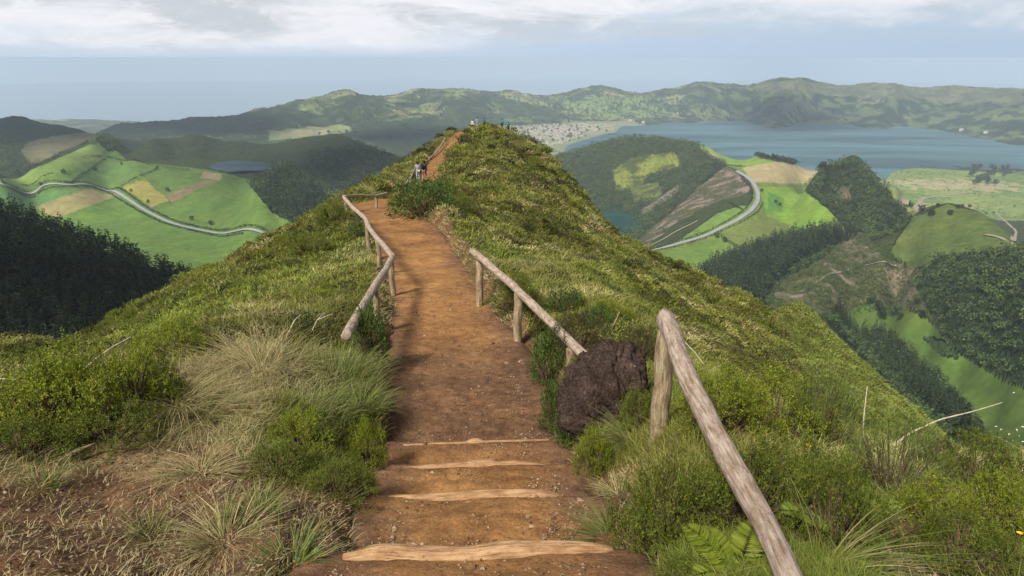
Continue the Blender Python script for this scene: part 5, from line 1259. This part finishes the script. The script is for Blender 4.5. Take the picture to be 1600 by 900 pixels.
def thin(P, dmin):
    keep, grid = [], {}
    for k, (x, y, z) in enumerate(P):
        g = (int(x // dmin), int(y // dmin)); ok = True
        for a in (-1, 0, 1):
            for b in (-1, 0, 1):
                for q in grid.get((g[0] + a, g[1] + b), ()):
                    if (P[q][0] - x) ** 2 + (P[q][1] - y) ** 2 < dmin * dmin: ok = False
        if ok: keep.append(k); grid.setdefault(g, []).append(k)
    return P[keep]
def zone_far(poly, rmin, rmax): return in_poly(PXX + 3 * _j, PYY + 2 * _j2, poly) & (R > rmin) & (R < rmax)
def baked(name, P, temps, hs, wid=1.0):
    out = []; n = len(P); h = RNG.uniform(*hs, n)
    for q, (v, f, c) in enumerate(temps):
        ids = np.arange(n)[np.arange(n) % len(temps) == q]
        if not len(ids): continue
        th = RNG.uniform(0, 6.283, len(ids)); co_, si = np.cos(th)[:, None], np.sin(th)[:, None]; s = h[ids][:, None]
        wv = s * wid * RNG.uniform(0.85, 1.15, s.shape)
        V = np.stack([(v[:, 0] * co_ - v[:, 1] * si) * wv, (v[:, 0] * si + v[:, 1] * co_) * wv, v[:, 2] * s], -1) + P[ids][:, None, :]
        Fq = f[None] + (np.arange(len(ids)) * len(v))[:, None, None]; Cq = c[None] * RNG.uniform(0.5, 1.75, (len(ids), 1, 1)) * RNG.uniform(0.9, 1.1, (len(ids), 1, 3))
        out.append((V.reshape(-1, 3), Fq.reshape(-1, 3), Cq.reshape(-1, 3)))
    if out:
        V, Fq, Cq = join(out); return tag(link(name, mesh_np(name, V, Fq, Cq, M_TREE, False)), kind='stuff')
def conifer(p, h, label, group, k):
    cr, tr = CON[k % 4]; t = thing('conifer', label, 'tree', p, group); t.rotation_euler.z = random.uniform(0, 6.28); s = h; t.scale = (s * random.uniform(0.9, 1.15), s, s)
    link('crown', cr, t); link('trunk', tr, t)
LEFTW = [(-100, 310), (0, 334), (150, 388), (285, 440), (360, 470), (300, 620), (-100, 620)]
P = thin(scatter_far(zone_far(LEFTW, 200, 590), 6000), 4.6); P = P[np.argsort(np.hypot(P[:, 0], P[:, 1]))]
qx, qy, _ = project(P[:, 0], P[:, 1], P[:, 2]); inn = (qx > -5) & (qx < 300) & (qy < 540)
A_ = P[inn][:170]; rest_left = np.concatenate([P[inn][170:], P[~inn]])
for k, p in enumerate(A_): conifer(p, random.uniform(12, 17), 'dark conifer in the lower part of the shaded wood on the left slope', 'conifers of the left wood', k)
WEDGE = [(1300, 492), (1332, 474), (1346, 486), (1388, 534), (1452, 600), (1532, 694), (1500, 705), (1440, 640)]
P = thin(scatter_far(zone_far(WEDGE, 330, 860), 3000), 5.0); P = P[np.argsort(np.hypot(P[:, 0], P[:, 1]))]
for k, p in enumerate(P[:120]): conifer(p, random.uniform(14, 23), 'tall dark conifer in the belt along the green valley meadow', 'conifers of the valley belt', k)
rest_wedge = P[120:]
CL = [conifer_template(520 + s, 110, 1.0, 0.22) for s in range(3)]; BL = [broad_template(540 + s, 70) for s in range(4)]
BL2 = [broad_template(560 + s, 42) for s in range(3)]
SHELF = [(1088, 445), (1110, 425), (1165, 398), (1215, 382), (1300, 368), (1335, 372), (1300, 388), (1240, 420), (1190, 470), (1190, 500), (1110, 480)]
shelf = thin(scatter_far(zone_far(SHELF, 650, 1250), 2600), 6.5)
dome_w = thin(scatter_far(zone_far([(392, 290), (420, 262), (455, 256), (490, 285), (520, 345), (470, 352), (425, 332)], 1050, 1530), 2200), 6.0)
baked('conifer_wood', np.concatenate([rest_left]), CL, (12, 17)); baked('conifer_wood', np.concatenate([rest_wedge, dome_w]), CL, (12, 20)); baked('conifer_wood', shelf, CL, (22, 34))
_wm = (WOOD > 0.72) & (R > 430) & (R < 2650) & ~zone_far(LEFTW, 0, 700)
bro = thin(scatter_far(_wm, 22000, 0.3), 6.5)
_rr = np.hypot(bro[:, 0], bro[:, 1])
baked('broadleaf_wood', bro[_rr < 1300], BL, (7, 12), 1.2); baked('broadleaf_wood', bro[_rr >= 1300], BL2, (9, 16), 1.35)
_sm = (WOOD > 0.15) & (WOOD < 0.5) & (R > 430) & (R < 2400)
scr = thin(scatter_far(_sm, 8000), 3.2); baked('scrub', scr, BL2, (1.8, 5.0), 1.5)
_q = zone_far([(1185, 475), (1215, 420), (1290, 375), (1345, 362), (1385, 400), (1440, 425), (1450, 480), (1300, 495)], 650, 1300) * np.where(fbm(X / 40, Y / 40, 3, 77) > -0.05, 1.0, 0.08)
baked('scrub', thin(scatter_far(_q, 3200), 2.6), BL2, (1.6, 6.0), 1.5)
_bt = [mesh_np('shore_tree', *broad_template(580 + s, 160, ((0.020, 0.032, 0.012), (0.030, 0.044, 0.016))), M_TREE, False) for s in range(3)]
def lone(pxs, label, group, hs, rmin):
    for k, (a, b) in enumerate(pxs):
        p = far_hit(a, b, rmin)
        if p is None: continue
        h = random.uniform(*hs); o = link('tree', _bt[k % 3], None, (p.x, p.y, p.z - 0.05 * h), random.uniform(0, 6.28), (h * random.uniform(0.8, 1.3), h, h)); tag(o, label, 'tree', group)
lone([(1178 + 2.9 * k + random.uniform(-1, 1), 245 + 0.55 * k + random.uniform(-0.7, 0.7)) for k in range(38)], 'dark tree in the row along the lake end of the right meadows', 'trees along the lake edge', (12, 20), 1500)
lone([(1115 + 3.4 * k, 232 + 0.62 * k) for k in range(18)], 'dark tree in the thin row above the far right meadow', 'trees above the far meadow', (9, 15), 1500)
lone([(random.uniform(1515, 1580), random.uniform(262, 276)) for k in range(16)] + [(random.uniform(1520, 1556), random.uniform(280, 290)) for k in range(9)], 'dark tree in the clumps on the flat lake shore meadow', 'trees on the shore meadow', (18, 30), 1500)
lone([(random.uniform(1395, 1600), 318 + abs(a - 1480) * 0.0 + random.uniform(4, 20)) for k, a in enumerate(range(18))], 'small tree on the crest of the green dome', 'trees on the dome crest', (6, 12), 700)
lone([(1120, 372), (1132, 379), (1160, 395), (1212, 318), (1218, 322), (1190, 300), (1172, 302)], 'single dark tree beside the right road', 'trees beside the right road', (8, 12), 700)
lone([(500 + k * 14 + random.uniform(-3, 3), 207 + abs(530 - 500 - k * 14) * 0.12) for k in range(10)], 'lone tree on the skyline of the pond hill', 'trees on the pond hill crest', (10, 22), 1500)
lone([(1375, 492), (1395, 494), (1378, 498), (1405, 500), (1440, 498), (1360, 476), (1372, 482), (1432, 478)], 'round tree at the head of the valley meadow', 'trees at the meadow head', (9, 14), 500)

lone([(random.gauss(870, 42), random.gauss(208, 9)) for k in range(90)], 'tree among the houses of the lakeside village', 'trees in the lakeside village', (12, 20), 3000)
lone([(64, 290), (100, 272), (150, 268), (205, 300), (232, 318), (300, 345), (330, 352), (262, 300), (246, 265), (190, 258)], 'single tree on a field border of the left meadows', 'trees in the left meadows', (7, 12), 900)
# ---- lakeside village
def house_mesh(seed):
    rg = random.Random(seed); w, d, h, r = rg.uniform(9, 15), rg.uniform(8, 11), rg.uniform(4.5, 7.5), rg.uniform(2.2, 3.4)
    v = [(-w/2, -d/2, -2), (w/2, -d/2, -2), (w/2, d/2, -2), (-w/2, d/2, -2), (-w/2, -d/2, h), (w/2, -d/2, h), (w/2, d/2, h), (-w/2, d/2, h), (-w/2, 0, h + r), (w/2, 0, h + r)]
    e = 0.5; v += [(-w/2-e, -d/2-e, h-0.25), (w/2+e, -d/2-e, h-0.25), (w/2+e, d/2+e, h-0.25), (-w/2-e, d/2+e, h-0.25), (-w/2-e, 0, h+r+.12), (w/2+e, 0, h+r+.12)]
    f = [(0, 1, 5, 4), (1, 2, 6, 5), (2, 3, 7, 6), (3, 0, 4, 7), (4, 8, 7), (5, 6, 9), (10, 11, 15, 14), (12, 13, 14, 15)]
    me = bpy.data.meshes.new('house'); me.from_pydata(v, [], f); me.materials.append(M_WALL); me.materials.append((M_ROOF, M_ROOF2)[seed % 2])
    me.polygons[6].material_index = 1; me.polygons[7].material_index = 1; return me
M_WALL, M_ROOF, M_ROOF2 = twig_mat('white_render', (0.66, 0.64, 0.60)), twig_mat('clay_tiles', (0.34, 0.20, 0.145)), twig_mat('pale_tiles', (0.40, 0.32, 0.27))
_hm = [house_mesh(s) for s in range(8)]
_pl = [(800, 205), (835, 196), (900, 192), (965, 195), (955, 203), (905, 214), (872, 226), (850, 230), (815, 216)]
_n = 0
for _ in range(3000):
    if _n >= 270: break
    a, b = random.gauss(870, 45), random.gauss(208, 9)
    if not in_poly(np.array([a]), np.array([b]), _pl)[0]: continue
    p = far_hit(a, b, 3000)
    if p is None or p.z < LAKE_Z + 2: continue
    tag(link('house', _hm[_n % 8], None, p, random.choice((0.3, 1.87)) + random.uniform(-0.2, 0.2), random.uniform(0.8, 1.25)), 'small pale house in the lakeside village beyond the ridge end', 'house', 'houses of the lakeside village'); _n += 1
for a, b, lab in ((985, 189, 'row house at the tip of the far shore'), (1005, 192, 'white house at the water on the far shore'), (1502, 204, 'white house low on the far right shore'), (1540, 208, 'pale house at the foot of the far right wall')):
    p = far_hit(a, b, 2500)
    if p: tag(link('house', _hm[3], None, p, 0.3, 1.8), lab, 'house')
p = far_hit(237, 325, 700)
t = thing('farm_shed', 'small white shed beside the bend of the left road', 'shed', p); t.rotation_euler.z = 0.5
def shed_part(nm, boxes, mat):
    bm = bmesh.new()
    for c, s in boxes: bmesh.ops.create_cube(bm, size=1.0, matrix=Matrix.Translation(c) @ Matrix.Diagonal((*s, 1)))
    me = bpy.data.meshes.new(nm); bm.to_mesh(me); bm.free(); me.materials.append(mat); link(nm, me, t)
shed_part('wall', [((0, 0, 1.2), (9, 5, 3.4))], M_WALL); shed_part('roof', [((0, 0, 3.1), (10, 6, 0.35))], M_ROOF2); shed_part('door', [((2, -2.53, 0.9), (1.6, 0.06, 2.2))], M_BARK)

# ---- cattle
def skin_mesh(name, pts, edges, radii, mat, root=0, sub=1):
    me = bpy.data.meshes.new(name); me.from_pydata(pts, edges, []); me.update(); me.materials.append(mat)
    o = bpy.data.objects.new(name, me); COL.objects.link(o)
    sk = o.modifiers.new('skin', 'SKIN'); sk.use_smooth_shade = True
    if not me.skin_vertices: pass
    for v, r in zip(me.skin_vertices[0].data, radii): v.radius = (r, r) if np.isscalar(r) else r; v.use_root = False
    me.skin_vertices[0].data[root].use_root = True
    s = o.modifiers.new('sub', 'SUBSURF'); s.levels = sub; s.render_levels = sub
    dg = bpy.context.evaluated_depsgraph_get(); dg.update(); ev = o.evaluated_get(dg); m2 = bpy.data.meshes.new_from_object(ev); m2.name = name
    bpy.data.objects.remove(o); 
    if not m2.materials: m2.materials.append(mat)
    m2.polygons.foreach_set('use_smooth', np.full(len(m2.polygons), True)); return m2
def cow_mesh(c):
    N = Nodes('cow_hide'); co = N.coords('Object'); N.principled(N.ramp(N.noise(1.3, 2, 0.5, co), [(0.44, c), (0.50, (0.75, 0.72, 0.66))]), 0.85, 0.1)
    pts = [(0, 0, 1.05), (0.55, 0, 1.08), (-0.75, 0, 1.12), (0.95, 0, 1.30), (1.25, 0, 1.15), (1.5, 0, 0.95)]; E = [(0, 1), (0, 2), (1, 3), (3, 4), (4, 5)]; r = [0.38, 0.36, 0.34, 0.19, 0.15, 0.10]
    for x, s, par in ((0.6, 1, 1), (0.6, -1, 1), (-0.75, 1, 2), (-0.75, -1, 2)):
        k = len(pts); q = -0.1 if par == 2 else 0.0
        pts += [(x, s * 0.2, 0.75), (x + q, s * 0.2, 0.42), (x, s * 0.2, 0.03)]; E += [(par, k), (k, k + 1), (k + 1, k + 2)]; r += [0.15, 0.075, 0.06]
    return skin_mesh('cow', pts, E, r, N.mat)
_cm = [cow_mesh((0.75, 0.72, 0.66)), cow_mesh((0.04, 0.03, 0.025))]
for k, (a, b) in enumerate([(1556, 668), (1564, 673), (1576, 681), (1588, 674), (1592, 683), (1583, 690), (1571, 692), (1560, 686), (1597, 669), (1557, 694), (1598, 692), (1584, 616)]):
    p = far_hit(a, b, 250)
    if p: tag(link('cow', _cm[k % 5 == 4], None, p, random.uniform(0, 6.28), 0.95), ('pale cow' if k % 5 != 4 else 'dark cow') + ' grazing on the valley meadow at the right edge', 'cow', 'cattle on the valley meadow')

# ---- people
def cloth(name, c):
    N = Nodes(name); co = N.coords('Object'); N.principled(N.ramp(N.noise(14, 3, 0.6, co), [(0.3, tuple(x * 0.75 for x in c)), (0.7, c)]), 0.85, 0.15); return N.mat
M_SKIN = cloth('skin', (0.50, 0.32, 0.24))
def person(px, py, d, face, label, top, legs, hair, h=1.70, pose='stand', bag=None, bare_arm=False, bare_leg=False):
    """A walker: one continuous body with hair and clothes as its children."""
    q = at_depth(px, py, d); z = ground_z(q.x, q.y); base = Vector((q.x, q.y, z))
    t = thing('person', label, 'person', base, 'people on the ridge'); t.rotation_euler.z = face; s = h / 1.7; s *= 0.93; t.scale = (s, s, s)
    k = 0.10 if pose == 'walk' else 0.0
    if pose == 'sit':
        hip = 0.36; J = dict(pel=(0, 0, hip), wst=(0, -0.02, hip + .22), chs=(0, 0.02, hip + .46), nek=(0, 0.05, hip + .60), hed=(0, 0.07, hip + .72), top=(0, 0.07, hip + .80))
        legsJ = [[(sg * .10, 0.02, hip - .02), (sg * .13, 0.42, hip + .12), (sg * .12, 0.55, 0.08), (sg * .12, 0.70, 0.03)] for sg in (-1, 1)]
        armJ = [[(sg * .19, 0.02, hip + .50), (sg * .25, 0.08, hip + .25), (sg * .14, 0.30, hip + .16), (sg * .10, 0.36, hip + .15)] for sg in (-1, 1)]
    else:
        J = dict(pel=(0, 0, .92), wst=(0, 0.01, 1.08), chs=(0, 0, 1.30), nek=(0, 0.01, 1.46), hed=(0, 0.03, 1.57), top=(0, 0.02, 1.64))
        legsJ = [[(sg * .095, 0, .88), (sg * .10, sg * k * 1.1 + .03, .48), (sg * .10, sg * k * 1.6 - (.05 if k else 0), .08), (sg * .11, sg * k * 1.6 + .13, .03)] for sg in (-1, 1)]
        armJ = [[(sg * .19, 0, 1.38), (sg * .24, -sg * k * .6, 1.12), (sg * .23, .10 - sg * k, .90), (sg * .22, .13 - sg * k, .80)] for sg in (-1, 1)]
    pts = [J[a] for a in ('pel', 'wst', 'chs', 'nek', 'hed', 'top')]; E = [(i, i + 1) for i in range(5)]; r = [.13, .115, .135, .055, .095, .070]
    for L in legsJ: n = len(pts); pts += L; E += [(0, n), (n, n + 1), (n + 1, n + 2), (n + 2, n + 3)]; r += [.085, .058, .042, .035]
    for A in armJ: n = len(pts); pts += A; E += [(2, n), (n, n + 1), (n + 1, n + 2), (n + 2, n + 3)]; r += [.055, .042, .032, .034]
    link('body', skin_mesh('body', pts, E, r, M_SKIN), t)
    jp = [J['pel'], J['wst'], J['chs'], tuple(Vector(J['chs']).lerp(Vector(J['nek']), 0.75))]; je = [(0, 1), (1, 2), (2, 3)]; jr = [.150, .140, .160, .085]
    for A in armJ: n = len(jp); jp += A[:2] if bare_arm else A[:3]; je += [(2, n), (n, n + 1)] + ([] if bare_arm else [(n + 1, n + 2)]); jr += [.075, .060] + ([] if bare_arm else [.047])
    link('jacket', skin_mesh('jacket', jp, je, jr, top), t)
    tp = [J['pel']]; te = []; tr = [.145]
    for L in legsJ:
        n = len(tp); m = 2 if bare_leg else 3; tp += L[:m]; te += [(0, n)] + [(n + i, n + i + 1) for i in range(m - 1)]; tr += [.100, .076, .056][:m]
    link('trousers', skin_mesh('trousers', tp, te, tr, legs), t)
    hd = Vector(J['hed']); hp = [tuple(hd + Vector((0, -0.035, 0.02))), tuple(hd + Vector((0, -0.02, 0.085))), tuple(hd + Vector((0, -0.06, -0.06)))]
    link('hair', skin_mesh('hair', hp, [(0, 1), (0, 2)], [.100, .085, .070], hair), t)
    fp = [tuple(hd + Vector((0, .085, -0.01))), tuple(hd + Vector((0, .118, -0.02)))]
    link('nose', skin_mesh('nose', fp, [(0, 1)], [.016, .012], M_SKIN), t)
    for sg in (-1, 1):
        e = link('eye', skin_mesh('eye', [tuple(hd + Vector((sg * .035, .078, .012))), tuple(hd + Vector((sg * .035, .092, .012)))], [(0, 1)], [.013, .010], hair), t)
        link('shoe', skin_mesh('shoe', [legsJ[sg > 0][2], tuple(Vector(legsJ[sg > 0][3]) + Vector((0, .02, .01)))], [(0, 1)], [.055, .05], hair), t)
    if bag:
        c = Vector(J['chs']) + Vector((0, -0.20, -0.08)); link('backpack', skin_mesh('backpack', [tuple(c + Vector((0, 0, .14))), tuple(c), tuple(c - Vector((0, 0, .16)))], [(0, 1), (1, 2)], [.12, .14, .13], bag), t)
    return t
BLACK, HAIR, HAIR2 = cloth('black_cloth', (0.016, 0.015, 0.022)), cloth('dark_hair', (0.03, 0.02, 0.015)), cloth('brown_hair', (0.12, 0.07, 0.04))
GREYW, PALEL, TEAL, CYAN, WHITE, ROSE = cloth('light_grey_cloth', (0.34, 0.34, 0.36)), cloth('pale_jeans', (0.42, 0.47, 0.54)), cloth('teal_jacket', (0.02, 0.19, 0.23)), cloth('blue_jacket', (0.01, 0.24, 0.38)), cloth('white_cloth', (0.75, 0.72, 0.72)), cloth('rose_cloth', (0.32, 0.10, 0.10))
person(653.5, 283, 55.5, 0.35, 'person in a light grey top and pale trousers standing left on the far path', GREYW, PALEL, HAIR, 1.62)
person(663.5, 282, 54.0, -0.5, 'person in a black jacket with bare legs standing beside a companion on the far path', BLACK, ROSE, HAIR, 1.80, 'walk', BLACK, bare_leg=True)
person(745.5, 199, 127, 0.2, 'person in pale clothes with dark hair sitting left at the ridge end', GREYW, GREYW, HAIR, 1.75, 'stand')
person(738.5, 203, 125, 0.5, 'person in white sitting on the ground where the far path ends', WHITE, WHITE, HAIR2, 1.7, 'sit')
person(757, 201, 125, -0.2, 'person in a teal jacket standing at the ridge end', TEAL, BLACK, HAIR, 1.75, 'stand')
person(784.8, 207, 124, -0.3, 'person in a bright blue jacket, left of the pair standing at the ridge end', CYAN, BLACK, HAIR2, 1.8)
person(794.5, 209, 123, 0.5, 'person in a blue jacket, right of the pair standing at the ridge end', CYAN, BLACK, HAIR, 1.72)

# ---- clouds overhead, out of the photograph's frame: they shade parts of the land
def cloud(px, py, rad, sq, seed, rmin=200, hgt=1100.0):
    g = far_hit(px, py, rmin)
    if g is None: return
    c = g + sun_dir * ((hgt - g.z) / sun_dir.z)
    bm = bmesh.new(); bmesh.ops.create_icosphere(bm, subdivisions=5, radius=1.0); co_ = np.array([v.co for v in bm.verts])
    n = 1 + 0.55 * fbm(co_[:, 0] * 1.7 + seed, co_[:, 1] * 1.7 + co_[:, 2], 4, 600 + seed)
    for v, k in zip(bm.verts, n): v.co = Vector((v.co.x * rad * k, v.co.y * rad * sq * k, max(v.co.z, -0.25) * 160 * k))
    me = bpy.data.meshes.new('cloud'); bm.to_mesh(me); bm.free(); me.materials.append(M_CLOUD); me.polygons.foreach_set('use_smooth', np.full(len(me.polygons), True))
    tag(link('cloud', me, None, c, random.uniform(0, 3)), kind='structure')
M_CLOUD = twig_mat('cloud_white', (0.9, 0.9, 0.9))
for q, a in enumerate([(80, 450, 170, 0.8), (540, 255, 260, 0.8), (290, 192, 700, 0.6, 3000), (1215, 172, 420, 0.9, 3000), (1250, 205, 500, 0.5, 3000), (650, 210, 500, 0.5, 2600), (60, 200, 380, 0.6, 2300)]):
    cloud(*a[:4], q + 1, a[4] if len(a) > 4 else 300)
